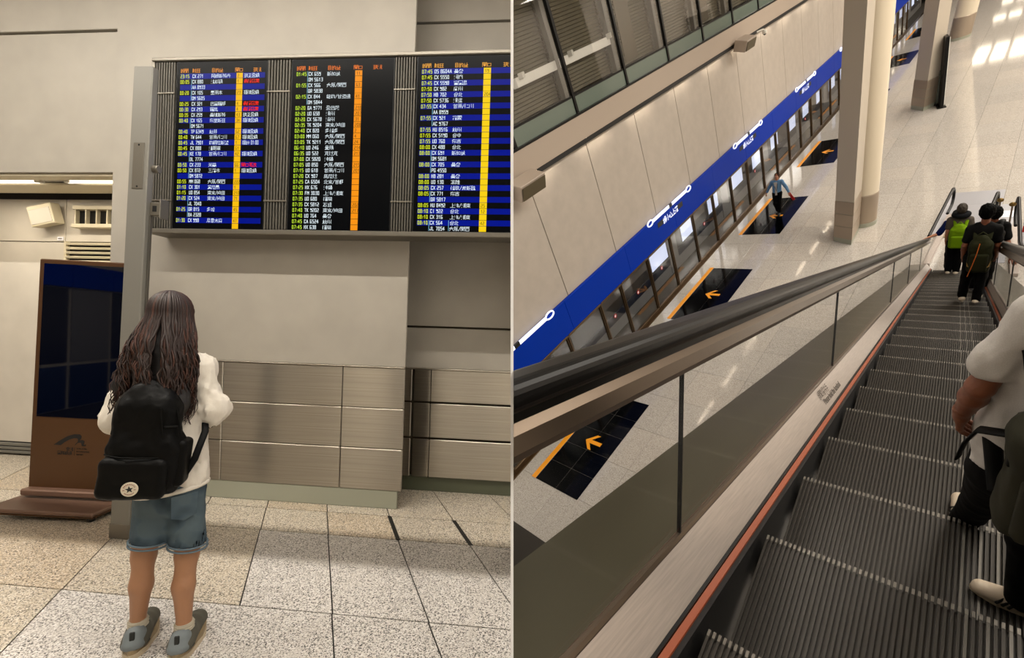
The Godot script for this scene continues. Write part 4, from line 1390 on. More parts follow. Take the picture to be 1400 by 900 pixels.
	# black waiting mats
	for k in mats.size():
		var zc: float = mats[k]
		o = thing("waiting_mat", "black waiting mat with yellow edge and arrow by the doors, %s from the near end" % ORD[k], "floor mat", hall(Vector3(-6.47, FY, zc)), "waiting mats before the platform doors")
		for i in 2:
			for j in 5:
				hslab(o, "mat_tile", -0.66 + 0.66 * i + 0.003, 0.66 * i - 0.003, 0.001, 0.008, -1.62 + 0.648 * j + 0.003, -1.62 + 0.648 * (j + 1) - 0.003, M.mat_tile, 1, 0.001)
		hslab(o, "yellow_edge", -0.80, -0.67, 0.0005, 0.007, -1.66, 1.62, M.yellow, 1, 0.001)
		var b := Mb.new()
		var lay := Transform3D(Basis(Vector3(1, 0, 0), Vector3(0, 0, -1), Vector3(0, 1, 0)), Vector3(-0.22, 0.0085, 0.06))
		b.prism(PackedVector2Array([Vector2(0.0, 0.0), Vector2(0.22, 0.24), Vector2(0.32, 0.24), Vector2(0.16, 0.055), Vector2(0.48, 0.055), Vector2(0.48, -0.055), Vector2(0.16, -0.055), Vector2(0.32, -0.24), Vector2(0.22, -0.24)]), 0.0, 0.001, lay)
		obj("arrow", b, M.yellow, o, 1)
	# wall loudspeakers on the lip
	for k in 2:
		var z := -6.85 if k == 0 else -19.15
		o = thing("hall_speaker", ["beige box loudspeaker on the lip of the wall, cut by the picture's middle edge", "beige box loudspeaker on the lip of the wall, far along beside the dome camera"][k], "loudspeaker", hall(Vector3(-7.55, -2.1, z)), "loudspeakers on the wall lip")
		var b := Mb.new()
		b.box(Vector3(0.12, 0, 0), Vector3(0.42, 0.36, 0.85), Basis(Vector3.BACK, -0.35), 0.015)
		obj("housing", b, M.lip, o, 1)
		b = Mb.new()
		b.box(Vector3(0.335, -0.09, 0), Vector3(0.012, 0.3, 0.78), Basis(Vector3.BACK, -0.35), 0.003)
		obj("front_grille", b, M.blind_dark, o, 1)
		b = Mb.new()
		b.tube([Vector3(-0.15, 0.0, 0), Vector3(0.0, 0.0, 0)], [0.05], 8)
		obj("bracket", b, M.lip, o, 1)
	o = thing("dome_camera", "small white dome camera on a short arm at the top of the platform wall", "camera", hall(Vector3(-7.6, -2.12, -21.3)))
	var b := Mb.new()
	b.tube([Vector3(-0.14, 0.06, 0.3), Vector3(0.06, 0.06, 0.05), Vector3(0.08, 0.0, 0.0)], [0.03], 8)
	obj("arm", b, M.white_metal, o, 1)
	b = Mb.new()
	b.ball(Vector3(0.08, -0.05, 0), Vector3(0.09, 0.08, 0.09))
	obj("housing", b, M.white_metal, o, 1)
	b = Mb.new()
	b.ball(Vector3(0.08, -0.09, 0), Vector3(0.06, 0.07, 0.06))
	obj("dome", b, M.black, o, 1)
	columns()
	escalator()

# a pier with four corners in plan, leaning from bot to top, clad in steel at its foot
func pier(o: Node3D, corners: Array, lean: Vector3, top: float, foot: float, m: Material) -> void:
	var lay := Basis(Vector3(1, 0, 0), Vector3(0, 0, -1), lean / top)
	var poly := PackedVector2Array()
	for c in corners:
		poly.append(Vector2(c.x, -c.y))
	var b := Mb.new()
	b.prism(poly, foot, top, Transform3D(lay, Vector3.ZERO))
	obj("shaft", b, m, o, 1)
	var big := PackedVector2Array()
	var mid := Vector2.ZERO
	for p in poly:
		mid += p / 4.0
	for p in poly:
		big.append(mid + (p - mid) * 1.03)
	for k in 3:
		b = Mb.new()
		b.prism(big, 0.16 + (foot - 0.16) * k / 3.0 + 0.01, 0.16 + (foot - 0.16) * (k + 1) / 3.0 - 0.01, Transform3D(lay, Vector3.ZERO))
		obj("steel_panel", b, M.steel_hall, o, 1)
	b = Mb.new()
	b.prism(poly, 0.0, foot, Transform3D(lay, Vector3.ZERO))
	obj("plinth", b, M.plinth, o, 1)

func drum(o: Node3D, r: float, lean: Vector3, top: float, foot: float) -> void:
	var lay := Basis(Vector3(1, 0, 0), lean / top, Vector3(0, 0, 1))
	var b := Mb.new()
	b.lathe([Vector2(r, foot), Vector2(r, top), Vector2(0, top)], 36, Vector3.ZERO, lay)
	obj("shaft", b, M.pier_round, o, 1)
	b = Mb.new()
	b.lathe([Vector2(r + 0.012, 0.14), Vector2(r + 0.012, foot - 0.03), Vector2(r, foot)], 36, Vector3.ZERO, lay)
	obj("steel_sleeve", b, M.steel_hall, o, 1)
	b = Mb.new()
	b.lathe([Vector2(r + 0.02, 0.0), Vector2(r + 0.02, 0.13), Vector2(r, 0.14)], 36, Vector3.ZERO, lay)
	obj("plinth", b, M.plinth, o, 1)

func columns() -> void:
	var o := struct("column_square", hall(Vector3(-3.6, FY, -16.1)), "square beige pier with a steel clad foot, nearest to the escalator", "pier")
	pier(o, [Vector2(-0.41, 0.41), Vector2(0.12, 0.67), Vector2(0.10, -0.28), Vector2(-0.40, -0.5)], Vector3(0.6, 12.3, 0), 12.3, 1.42, M.pier)
	o = struct("column_round", hall(Vector3(-3.52, FY, -16.95)), "round cream column with a steel sleeve behind the nearest pier", "column")
	drum(o, 0.36, Vector3(0.55, 12.3, 0), 12.3, 1.1)
	o = struct("column_square", hall(Vector3(-3.8, FY, -28.75)), "square beige pier far down the hall beside a black display stand", "pier")
	pier(o, [Vector2(-0.43, -0.3), Vector2(0.12, 0.41), Vector2(0.45, -0.15), Vector2(-0.1, -0.86)], Vector3(0.75, 12.3, 0), 12.3, 1.3, M.pier)
	o = struct("column_round", hall(Vector3(-4.05, FY, -42.3)), "round column with a steel sleeve farthest down the hall", "column")
	drum(o, 0.5, Vector3(1.6, 12.3, 0), 12.3, 1.25)
	# black display stand by the far pier
	o = thing("display_stand", "tall black display stand edge-on beside the far pier", "display stand", hall(Vector3(-3.08, FY, -28.45), 0.25))
	var b := Mb.new()
	b.bx(-0.07, 0.05, 0.04, 2.9, -0.5, 0.16, 0.01)
	obj("panel", b, M.dark_metal, o, 1)
	b = Mb.new()
	b.bx(0.05, 0.075, 0.1, 2.85, -0.46, 0.12, 0.004)
	obj("lit_face", b, M.sign_light_soft, o, 1)
	b = Mb.new()
	b.bx(-0.16, 0.14, 0.0, 0.04, -0.55, 0.2, 0.008)
	obj("base_plate", b, M.dark_metal, o, 1)
	o = thing("glass_case", "low green glass case beside the foot of the far pier", "glass case", hall(Vector3(-3.5, FY, -29.1)))
	b = Mb.new()
	b.bx(-0.12, 0.3, 0.1, 1.5, -0.3, 0.25)
	obj("glass_box", b, M.green_solid, o, 1)
	b = Mb.new()
	b.bx(-0.14, 0.32, 0.0, 0.1, -0.32, 0.27, 0.01)
	obj("base", b, M.dark_metal, o, 1)

# a profile (x, n) run straight along the escalator from s0 to s1
func run(o: Node3D, called: String, prof: Array, s0: float, s1: float, m: Material, keep := 2) -> MeshInstance3D:
	var b := Mb.new()
	var p := PackedVector2Array()
	for q in prof:
		p.append(q * D)
	if not Geometry2D.is_polygon_clockwise(p):
		p.reverse()
	b.sweep(p, [Transform3D(Basis(), Vector3(0, 0, -s0 * D)), Transform3D(Basis(), Vector3(0, 0, -s1 * D))])
	return obj(called, b, m, o, keep)

func rounded(c: Vector2, half: Vector2, r: float, n := 5) -> Array:
	var out := []
	for q in 4:
		var cc: Vector2 = c + (half - Vector2(r, r)) * [Vector2(1, 1), Vector2(-1, 1), Vector2(-1, -1), Vector2(1, -1)][q]
		for k in n + 1:
			var an := PI / 2 * (q + float(k) / n)
			out.append(cc + Vector2(cos(an), sin(an)) * r)
	return out

func escalator() -> void:
	var o := thing("escalator", "long dark ribbed escalator going down to the platform floor", "escalator", esc_t)
	# steps
	var th := atan2(0.44889, 0.8936)
	var tread := Mb.new()
	var tips := Mb.new()  # rib tips in lighter metal, painting highlights along the step noses
	var worn := Mb.new()  # a few ribs in lighter metal, painting reflected streaks on the treads
	var run_d := 0.508 * D * cos(th)
	var rise := 0.508 * D * sin(th)
	var x0 := -0.372 * D
	var x1 := 0.358 * D
	var nr := 56
	tread.bx(x0, x1, -0.05, -0.012, 0.0, run_d + 0.02)
	for i in nr:
		var x := lerpf(x0, x1, (i + 0.5) / nr)
		var w := 0.0034
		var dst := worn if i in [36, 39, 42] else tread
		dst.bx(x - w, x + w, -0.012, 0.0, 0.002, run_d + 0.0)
		tread.bx(x - w, x + w, -rise, -0.012, -0.012, 0.0)
		tips.bx(x - w, x + w, -0.02, 0.001, -0.015, 0.002)
	tread.bx(x0, x1, -rise, -0.012, 0.0, 0.006)
	var tm := tread.mesh()
	var im := tips.mesh()
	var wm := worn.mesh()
	for k in range(-2, 28):
		var s := (1.522 + 0.508 * k) * D
		var t := Transform3D(Basis(Vector3.RIGHT, th), Vector3(0, -1.0 * D, -s))
		var st := obj("step", tm, M.tread, o)
		st.transform = t
		obj("rib_tips", im, M.tread_edge, st)
		obj("streak_ribs", wm, M.tread_streak, st)
	# balustrades on both sides
	for sd in [-1.0, 1.0]:
		var q: float = 0.5 if sd < 0 else 0.43
		var i: float = 0.385 if sd < 0 else 0.372
		var s1 := 15.25
		run(o, "skirt", [Vector2(sd * i, -1.35), Vector2(sd * i, -0.975), Vector2(sd * (i + 0.03), -0.975), Vector2(sd * (i + 0.03), -1.35)], -0.6, s1, M.skirt)
		run(o, "orange_strip", [Vector2(sd * (i + 0.013), -0.976), Vector2(sd * (i + 0.013), -0.967), Vector2(sd * (i + 0.027), -0.958), Vector2(sd * (i + 0.027), -0.976)], -0.6, s1, M.orange)
		run(o, "inner_gasket", [Vector2(sd * (i + 0.027), -0.975), Vector2(sd * (i + 0.028), -0.952), Vector2(sd * (i + 0.035), -0.947), Vector2(sd * (i + 0.035), -0.975)], -0.6, s1, M.rubber)
		run(o, "deck", [Vector2(sd * (i + 0.035), -0.98), Vector2(sd * (i + 0.035), -0.945), Vector2(sd * (q - 0.012), -0.845), Vector2(sd * (q - 0.012), -0.98)], -0.6, s1, M.deck)
		run(o, "glass_clamp", [Vector2(sd * (q - 0.012), -0.98), Vector2(sd * (q - 0.012), -0.84), Vector2(sd * (q - 0.006), -0.832), Vector2(sd * (q + 0.006), -0.832), Vector2(sd * (q + 0.012), -0.84), Vector2(sd * (q + 0.012), -0.98)], -0.6, s1, M.rail_metal)
		run(o, "outer_deck", [Vector2(sd * (q + 0.012), -0.98), Vector2(sd * (q + 0.012), -0.85), Vector2(sd * (q + 0.29), -0.86), Vector2(sd * (q + 0.29), -1.9), Vector2(sd * (q + 0.27), -1.9)], -0.6, s1, M.outer_deck)
		var cuts := [-0.6, 1.135, 3.37, 6.85, 9.4, 12.4, s1]
		for c in cuts.size() - 1:
			run(o, "glass_pane", [Vector2(sd * (q - 0.005), -0.835), Vector2(sd * (q - 0.005), -0.31), Vector2(sd * (q + 0.005), -0.31), Vector2(sd * (q + 0.005), -0.835)], cuts[c] + 0.0035, cuts[c + 1] - 0.0035, M.rail_glass)
		for c in range(1, cuts.size() - 1):
			run(o, "glass_joint", [Vector2(sd * (q - 0.0055), -0.833), Vector2(sd * (q - 0.0055), -0.335), Vector2(sd * (q + 0.0055), -0.335), Vector2(sd * (q + 0.0055), -0.833)], cuts[c] - 0.003, cuts[c] + 0.003, M.skirt)
		run(o, "rail_guide", [Vector2(sd * (q - 0.03), -0.335), Vector2(sd * (q - 0.038), -0.318), Vector2(sd * (q - 0.034), -0.288), Vector2(sd * (q - 0.02), -0.272), Vector2(sd * (q + 0.02), -0.272), Vector2(sd * (q + 0.034), -0.288), Vector2(sd * (q + 0.038), -0.318), Vector2(sd * (q + 0.03), -0.335)], -0.6, s1, M.rail_metal)
		run(o, "rail_seat", rounded(Vector2(sd * q, -0.264), Vector2(0.022, 0.012), 0.004, 2), -0.6, s1, M.rubber)
		run(o, "handrail", rounded(Vector2(sd * q, -0.23), Vector2(0.041, 0.028), 0.026), -0.6, s1, M.rubber)
	# notice on the left deck
	var slope := Vector3(-0.488 + 0.420, -0.845 + 0.945, 0).normalized()
	var base := Vector3(-0.454, -0.895, -2.80) * D
	var bt := Basis(Vector3(0, 0, -1), slope, Vector3(0, 0, -1).cross(slope))
	var tx := Mb.new()
	letter_bars(tx, "請緊握扶手", 0.042, 0.0034, Transform3D(bt, base + bt.z * 0.003 + slope * 0.046))
	obj("notice_characters", tx, M.notice, o, 1)
	tx = Mb.new()
	tx.text("Please hold the handrail", 0.042, Transform3D(bt, base + bt.z * 0.003 - slope * 0.022 + Vector3(0, 0, -0.26)))
	obj("notice_words", tx, M.notice, o, 1)
	# foot of the escalator: landing plate and level rails
	o = thing("landing_plate", "pale metal landing plate at the foot of the escalator", "landing plate", hall(Vector3(-1.05, FY, -17.3), 0.0))
	for k in 3:
		hslab(o, "plate", -0.62, 0.62, 0.0, 0.015, -1.55 + 0.95 * k, -1.555 + 0.95 * (k + 1), M.landing, 1, 0.004)
	hslab(o, "comb", -0.42, 0.42, 0.0, 0.03, 1.30, 1.5, M.yellow_dull, 1, 0.006)
	level_rail("level_handrail", "black level handrail with glass below, left of the landing plate", Vector3(-1.55, -7.36, -14.2), Vector3(-1.44, -7.36, -17.1), 1)
	level_rail("level_handrail", "black level handrail with glass below, between the two escalator landings", Vector3(-0.66, -7.36, -13.9), Vector3(-0.52, -7.36, -16.6), 1)
	level_rail("level_handrail", "black curved handrail end of the neighbouring escalator, at the picture's right edge", Vector3(0.05, -7.36, -13.8), Vector3(-0.11, -7.36, -16.2), 2)
	o = thing("landing_plate", "pale metal landing plate of the neighbouring escalator with a white threshold", "landing plate", hall(Vector3(-0.3, FY, -16.6)))
	hslab(o, "plate", -0.16, 0.16, 0.0, 0.012, -1.2, 2.2, M.landing, 1, 0.004)
	hslab(o, "threshold", -0.16, 0.16, 0.012, 0.02, -0.75, -0.35, M.white_paint, 1, 0.003)
	o = thing("floor_sign", "white floor standing sign with a red stripe beyond the neighbouring handrail", "sign", hall(Vector3(0.35, FY, -15.2)))
	hslab(o, "board", -0.3, 0.5, 0.05, 1.0, -0.03, 0.03, M.white_paint, 1, 0.008)
	hslab(o, "red_stripe", -0.3, 0.5, 0.45, 0.62, 0.03, 0.034, M.sticker_red, 1, 0.001)
	hslab(o, "foot", -0.32, 0.52, 0.0, 0.05, -0.15, 0.15, M.grey_metal, 1, 0.008)
	for k in 2:
		var p: Vector3 = [Vector3(-0.44, -7.5, -16.45), Vector3(-0.2, -7.5, -16.15)][k]
		o = thing("guide_post", ["short guide post with a round brass head beside the middle handrail end", "short guide post with a round brass head beside the right handrail end"][k], "post", hall(Vector3(p.x, FY, p.z)), "guide posts at the escalator foot")
		b_post(o)

func b_post(o: Node3D) -> void:
	var b := Mb.new()
	b.tube([Vector3(0, 0, 0), Vector3(0, 0.7, 0)], [0.02], 10)
	obj("stem", b, M.rail_metal, o, 1)
	b = Mb.new()
	b.ball(Vector3(0, 0.76, 0), Vector3(0.07, 0.06, 0.05))
	obj("head", b, M.brass, o, 1)
	b = Mb.new()
	b.lathe([Vector2(0.07, 0.0), Vector2(0.07, 0.015), Vector2(0.02, 0.03)], 16)
	obj("foot", b, M.rail_metal, o, 1)

func level_rail(called: String, label: String, a: Vector3, c: Vector3, kind: int) -> void:
	var o := thing(called, label, "handrail", hall(Vector3(c.x, FY, c.z)), "level handrails at the escalator foot")
	var off := Vector3(c.x, FY, c.z)
	var pts := []
	if kind == 2:
		pts.append(Vector3(0.42, -7.0, -12.9) - off)
		pts.append(Vector3(0.22, -7.2, -13.25) - off)
		pts.append(Vector3(0.09, -7.33, -13.55) - off)
	pts.append(a - off)
	pts.append(a.lerp(c, 0.5) - off)
	pts.append(c - off)
	var d := (c - a).normalized()
	for k in range(1, 8):
		var an := PI * k / 7.0
		pts.append(c - off + d * 0.26 * sin(an) + Vector3.DOWN * 0.26 * (1 - cos(an)))
	pts.append(c - off - d * 0.5 + Vector3.DOWN * 0.52)
	var b := Mb.new()
	b.tube(pts, [0.037], 10, true)
	obj("rail", b, M.rubber, o, 1)
	b = Mb.new()
	var m := (a + c) / 2 - off
	b.box(m + Vector3(0, -0.44, 0), Vector3(0.012, 0.78, (c - a).length() - 0.1), Basis(Vector3.UP, atan2(d.x, d.z) + PI))
	obj("glass_panel", b, M.rail_glass, o, 1)
	b = Mb.new()
	b.box(m + Vector3(0, -0.84, 0), Vector3(0.14, 0.1, (c - a).length() + 0.1), Basis(Vector3.UP, atan2(d.x, d.z) + PI), 0.01)
	obj("base_rail", b, M.deck, o, 1)

# ---------------------------------------------------------------- figures
func joined(list: Array) -> ArrayMesh:
	var v := PackedVector3Array()
	var n := PackedVector3Array()
	var ix := PackedInt32Array()
	for m in list:
		if m.get_surface_count() == 0:
			continue
		var a = m.surface_get_arrays(0)
		var off := v.size()
		v.append_array(a[Mesh.ARRAY_VERTEX])
		n.append_array(a[Mesh.ARRAY_NORMAL])
		for i in a[Mesh.ARRAY_INDEX]:
			ix.append(i + off)
	var r := []
	r.resize(Mesh.ARRAY_MAX)
	r[Mesh.ARRAY_VERTEX] = v
	r[Mesh.ARRAY_NORMAL] = n
	r[Mesh.ARRAY_INDEX] = ix
	var out := ArrayMesh.new()
	out.add_surface_from_arrays(Mesh.PRIMITIVE_TRIANGLES, r)
	return out

# wrist w, d along the hand, pn the way the palm faces, ts the side the thumb is on
func hand_mesh(w: Vector3, d: Vector3, pn: Vector3, ts: Vector3, s: float, curl: float, cell: float) -> ArrayMesh:
	d = d.normalized()
	ts = (ts - d * ts.dot(d)).normalized()
	pn = (pn - d * pn.dot(d) - ts * pn.dot(ts)).normalized()
	var f := Sdf.new(w - Vector3.ONE * 0.22 * s, w + Vector3.ONE * 0.22 * s, cell)
	f.cap(w - d * 0.03 * s, w + d * 0.02 * s, 0.027 * s, 0.026 * s, 0.01 * s)
	for k in 4:
		var side := ts * (0.030 - 0.020 * k) * s
		var base: Vector3 = w + d * (0.088 - 0.004 * absf(k - 1)) * s + side
		f.cap(w + d * 0.015 * s + side * 0.6, base, 0.015 * s, 0.0105 * s, 0.012 * s)
		var len: float = [0.075, 0.083, 0.077, 0.060][k] * s
		var p := base
		var dir := d
		for j in 3:
			dir = dir.rotated(d.cross(pn).normalized(), curl * [0.55, 0.8, 0.6][j] * (1.0 + 0.08 * k)).normalized()
			var q: Vector3 = p + dir * len * [0.45, 0.31, 0.24][j]
			f.cap(p, q, [0.0098, 0.0090, 0.0083][j] * s, [0.0090, 0.0083, 0.0072][j] * s, 0.004 * s)
			p = q
	var tb := w + d * 0.028 * s + ts * 0.024 * s
	var t1 := tb + (d * 0.6 + ts * 0.65 + pn * 0.35).normalized() * 0.042 * s
	var t2 := t1 + (d * 0.9 + ts * 0.2 + pn * 0.45).normalized() * 0.032 * s
	var t3 := t2 + (d * 1.0 - ts * 0.05 + pn * 0.5).normalized() * 0.024 * s
	f.cap(tb, t1, 0.015 * s, 0.0115 * s, 0.01 * s)
	f.cap(t1, t2, 0.0112 * s, 0.0098 * s, 0.004 * s)
	f.cap(t2, t3, 0.0098 * s, 0.008 * s, 0.004 * s)
	return f.mesh()

func head_mesh(c: Vector3, fwd: Vector3, up: Vector3, s: float, cell: float, neck: Vector3) -> ArrayMesh:
	var z := -fwd.normalized()
	var x := up.cross(z).normalized()
	var y := z.cross(x).normalized()
	var t := Basis(x, y, z)
	var f := Sdf.new(c - Vector3.ONE * 0.17 * s - (c - neck).abs(), c + Vector3.ONE * 0.17 * s, cell)
	f.ell(c + y * 0.025 * s + z * 0.012 * s, Vector3(0.074, 0.088, 0.092) * s, 0.02 * s, t)
	f.ell(c - y * 0.045 * s - z * 0.022 * s, Vector3(0.056, 0.070, 0.066) * s, 0.03 * s, t)
	f.ell(c - y * 0.095 * s - z * 0.062 * s, Vector3(0.024, 0.018, 0.020) * s, 0.02 * s, t)
	f.cap(c + y * 0.008 * s - z * 0.082 * s, c - y * 0.030 * s - z * 0.100 * s, 0.010 * s, 0.0145 * s, 0.014 * s)
	f.ell(c - y * 0.060 * s - z * 0.083 * s, Vector3(0.022, 0.006, 0.010) * s, 0.006 * s, t)
	f.ell(c - y * 0.071 * s - z * 0.080 * s, Vector3(0.019, 0.007, 0.010) * s, 0.006 * s, t)
	f.cap(c + y * 0.024 * s - z * 0.080 * s + x * 0.045 * s, c + y * 0.026 * s - z * 0.084 * s + x * 0.018 * s, 0.008 * s, 0.008 * s, 0.012 * s)
	f.cap(c + y * 0.024 * s - z * 0.080 * s - x * 0.045 * s, c + y * 0.026 * s - z * 0.084 * s - x * 0.018 * s, 0.008 * s, 0.008 * s, 0.012 * s)
	for sd in [-1.0, 1.0]:
		f.ell(c + x * 0.031 * s * sd + y * 0.006 * s - z * 0.098 * s, Vector3(0.015, 0.009, 0.012) * s, 0.006 * s, t, 1)
		f.ell(c + x * 0.076 * s * sd - y * 0.008 * s + z * 0.012 * s, Vector3(0.009, 0.031, 0.019) * s, 0.006 * s, t)
	f.cap(c - y * 0.06 * s + z * 0.02 * s, neck, 0.052 * s, 0.054 * s, 0.03 * s)
	return f.mesh()

func eyes(o: Node3D, c: Vector3, fwd: Vector3, up: Vector3, s: float) -> void:
	var z := -fwd.normalized()
	var x := up.cross(z).normalized()
	var y := z.cross(x).normalized()
	for sd in [-1.0, 1.0]:
		var b := Mb.new()
		b.ball(c + x * 0.031 * s * sd + y * 0.006 * s - z * 0.082 * s, Vector3.ONE * 0.0125 * s, Basis(), 10, 7)
		var e := obj("eye", b, M.white_paint, o)
		b = Mb.new()
		b.ball(c + x * 0.031 * s * sd + y * 0.006 * s - z * 0.0905 * s, Vector3.ONE * 0.006 * s, Basis(), 8, 5)
		obj("iris", b, M.ink, e)

# j: joints; look: materials and sizes
func figure(o: Node3D, j: Dictionary, look: Dictionary) -> void:
	var s: float = look.s
	for k in j:
		j[k].x *= look.get("xs", 1.0)
	var fw: Vector3 = look.fwd
	var cell: float = look.get("cell", 0.012) * s
	var lo := Vector3.ONE * 99.0
	var hi := -lo
	for k in j:
		lo = lo.min(j[k])
		hi = hi.max(j[k])
	lo -= Vector3.ONE * 0.24 * s
	hi += Vector3.ONE * 0.24 * s
	var up := Vector3.UP
	# skin
	var f := Sdf.new(lo, hi, cell)
	f.cap(j.chest, j.pelvis, 0.095 * s, 0.095 * s, 0.04 * s, fw, 0.62)
	f.cap(j.neck, j.chest, 0.048 * s, 0.07 * s, 0.03 * s)
	for a in ["L", "R"]:
		f.cap(j.neck.lerp(j["sh" + a], 0.4) - up * 0.02 * s, j["sh" + a], 0.036 * s, 0.04 * s, 0.02 * s)
		f.cap(j["sh" + a], j["el" + a], 0.041 * s, 0.037 * s, 0.02 * s)
		f.cap(j["el" + a], j["el" + a].lerp(j["wr" + a], 0.35), 0.036 * s, 0.038 * s, 0.015 * s)
		f.cap(j["el" + a].lerp(j["wr" + a], 0.35), j["wr" + a], 0.038 * s, 0.025 * s, 0.015 * s)
		f.cap(j.pelvis.lerp(j["hip" + a], 0.6), j["hip" + a], 0.07 * s, 0.06 * s, 0.02 * s)
		f.cap(j["hip" + a], j["kn" + a], 0.060 * s, 0.040 * s, 0.02 * s)
		f.cap(j["kn" + a], j["kn" + a].lerp(j["an" + a], 0.3), 0.040 * s, 0.042 * s, 0.01 * s)
		f.cap(j["kn" + a].lerp(j["an" + a], 0.3), j["an" + a], 0.042 * s, 0.032 * s, 0.01 * s)
		f.cap(j["an" + a], j["toe" + a], 0.034 * s, 0.024 * s, 0.02 * s)
	var list := [f.mesh()]
	list.append(head_mesh(j.head, look.get("look", fw), look.get("head_up", up), s, look.get("fine", 0.006) * s, j.neck))
	for a in ["L", "R"]:
		var d: Vector3 = j.get("hand" + a, j["wr" + a] * 2.0 - j["el" + a]) - j["wr" + a]
		var sg := -1.0 if a == "L" else 1.0
		var rt := fw.cross(up).normalized()
		var pn: Vector3 = look.get("palm" + a, -rt * sg)
		var ts: Vector3 = look.get("thumb" + a, fw)
		list.append(hand_mesh(j["wr" + a], d, pn, ts, s, look.get("curl" + a, 0.6), look.get("hand_cell", 0.005) * s))
	obj("body", joined(list), look.skin, o)
	eyes(o, j.head, look.get("look", fw), look.get("head_up", up), s)
	# shirt
	var wr := FastNoiseLite.new()
	wr.seed = int(look.get("seed", 3))
	wr.frequency = look.get("wrinkles", 9.0) / s
	var g := Sdf.new(lo, hi, cell)
	var rt := fw.cross(up).normalized()
	g.cap(j.chest + up * 0.05 * s, j.pelvis + up * 0.02 * s, look.get("chest_r", 0.155) * s, look.get("hem_r", 0.155) * s, 0.05 * s, fw, 0.68)
	for a in ["L", "R"]:
		g.cap(j.neck.lerp(j["sh" + a], 0.35) - up * 0.02 * s, j["sh" + a], 0.055 * s, 0.062 * s, 0.04 * s)
		if look.sleeve <= 1.0:
			g.cap(j["sh" + a], j["sh" + a].lerp(j["el" + a], look.sleeve), 0.064 * s, 0.066 * s, 0.02 * s)
		else:
			g.cap(j["sh" + a], j["el" + a], 0.062 * s, 0.055 * s, 0.02 * s)
			g.cap(j["el" + a], j["el" + a].lerp(j["wr" + a], 0.92), 0.054 * s, 0.04 * s, 0.02 * s)
	g.wrinkle(wr, look.get("crease", 0.012) * s, Vector3(1, 0.6, 1))
	g.cap(j.neck + up * 0.10 * s, j.neck + up * 0.015 * s, 0.06 * s, 0.052 * s, 0.01 * s, Vector3.ZERO, 1.0, 1)
	g.cut_below(j.pelvis.y + look.get("hem", -0.06) * s)
	obj(look.get("top_name", "shirt"), g.mesh(), look.top, o)
	# trousers
	g = Sdf.new(lo, hi, cell)
	g.cap(j.pelvis + up * 0.05 * s, j.pelvis - up * 0.03 * s, 0.135 * s, 0.14 * s, 0.04 * s, fw, 0.74)
	for a in ["L", "R"]:
		g.cap(j["hip" + a], j["kn" + a], 0.095 * s, 0.074 * s, 0.04 * s)
		g.cap(j["kn" + a], j["an" + a] + up * 0.0 * s, 0.074 * s, 0.062 * s, 0.03 * s)
	g.wrinkle(wr, 0.010 * s, Vector3(1, 0.5, 1))
	obj("trousers", g.mesh(), look.bottom, o)
	# shoes
	for a in ["L", "R"]:
		shoe(o, j["an" + a], j["toe" + a], s, look.shoe, look.get("sole", M.sole), look.get("stripes", false))
	# hair
	if look.has("hair"):
		var hz: Vector3 = -look.get("look", fw).normalized()
		var hu: Vector3 = look.get("head_up", up)
		var hx := hu.cross(hz).normalized()
		var hy := hz.cross(hx).normalized()
		var t := Basis(hx, hy, hz)
		var h := Sdf.new(j.head - Vector3.ONE * 0.2 * s, j.head + Vector3.ONE * 0.2 * s, look.get("fine", 0.006) * s)
		var k: float = look.get("hair_big", 1.0)
		h.ell(j.head + hy * 0.030 * s + hz * 0.02 * s, Vector3(0.083, 0.092, 0.098) * s * k, 0.02 * s, t)
		h.ell(j.head - hy * 0.03 * s + hz * 0.045 * s, Vector3(0.078, 0.085, 0.068) * s * k, 0.05 * s, t)
		h.ell(j.head - hy * 0.05 * s - hz * 0.085 * s, Vector3(0.070, 0.10, 0.072) * s, 0.015 * s, t, 1)
		wr.frequency = 26.0 / s
		h.wrinkle(wr, 0.012 * s, Vector3(1, 0.5, 1))
		if look.get("bun", false):
			h.ell(j.head + hy * 0.0 * s + hz * 0.125 * s, Vector3(0.035, 0.035, 0.03) * s, 0.012 * s, t)
		obj("hair", h.mesh(), look.hair, o)

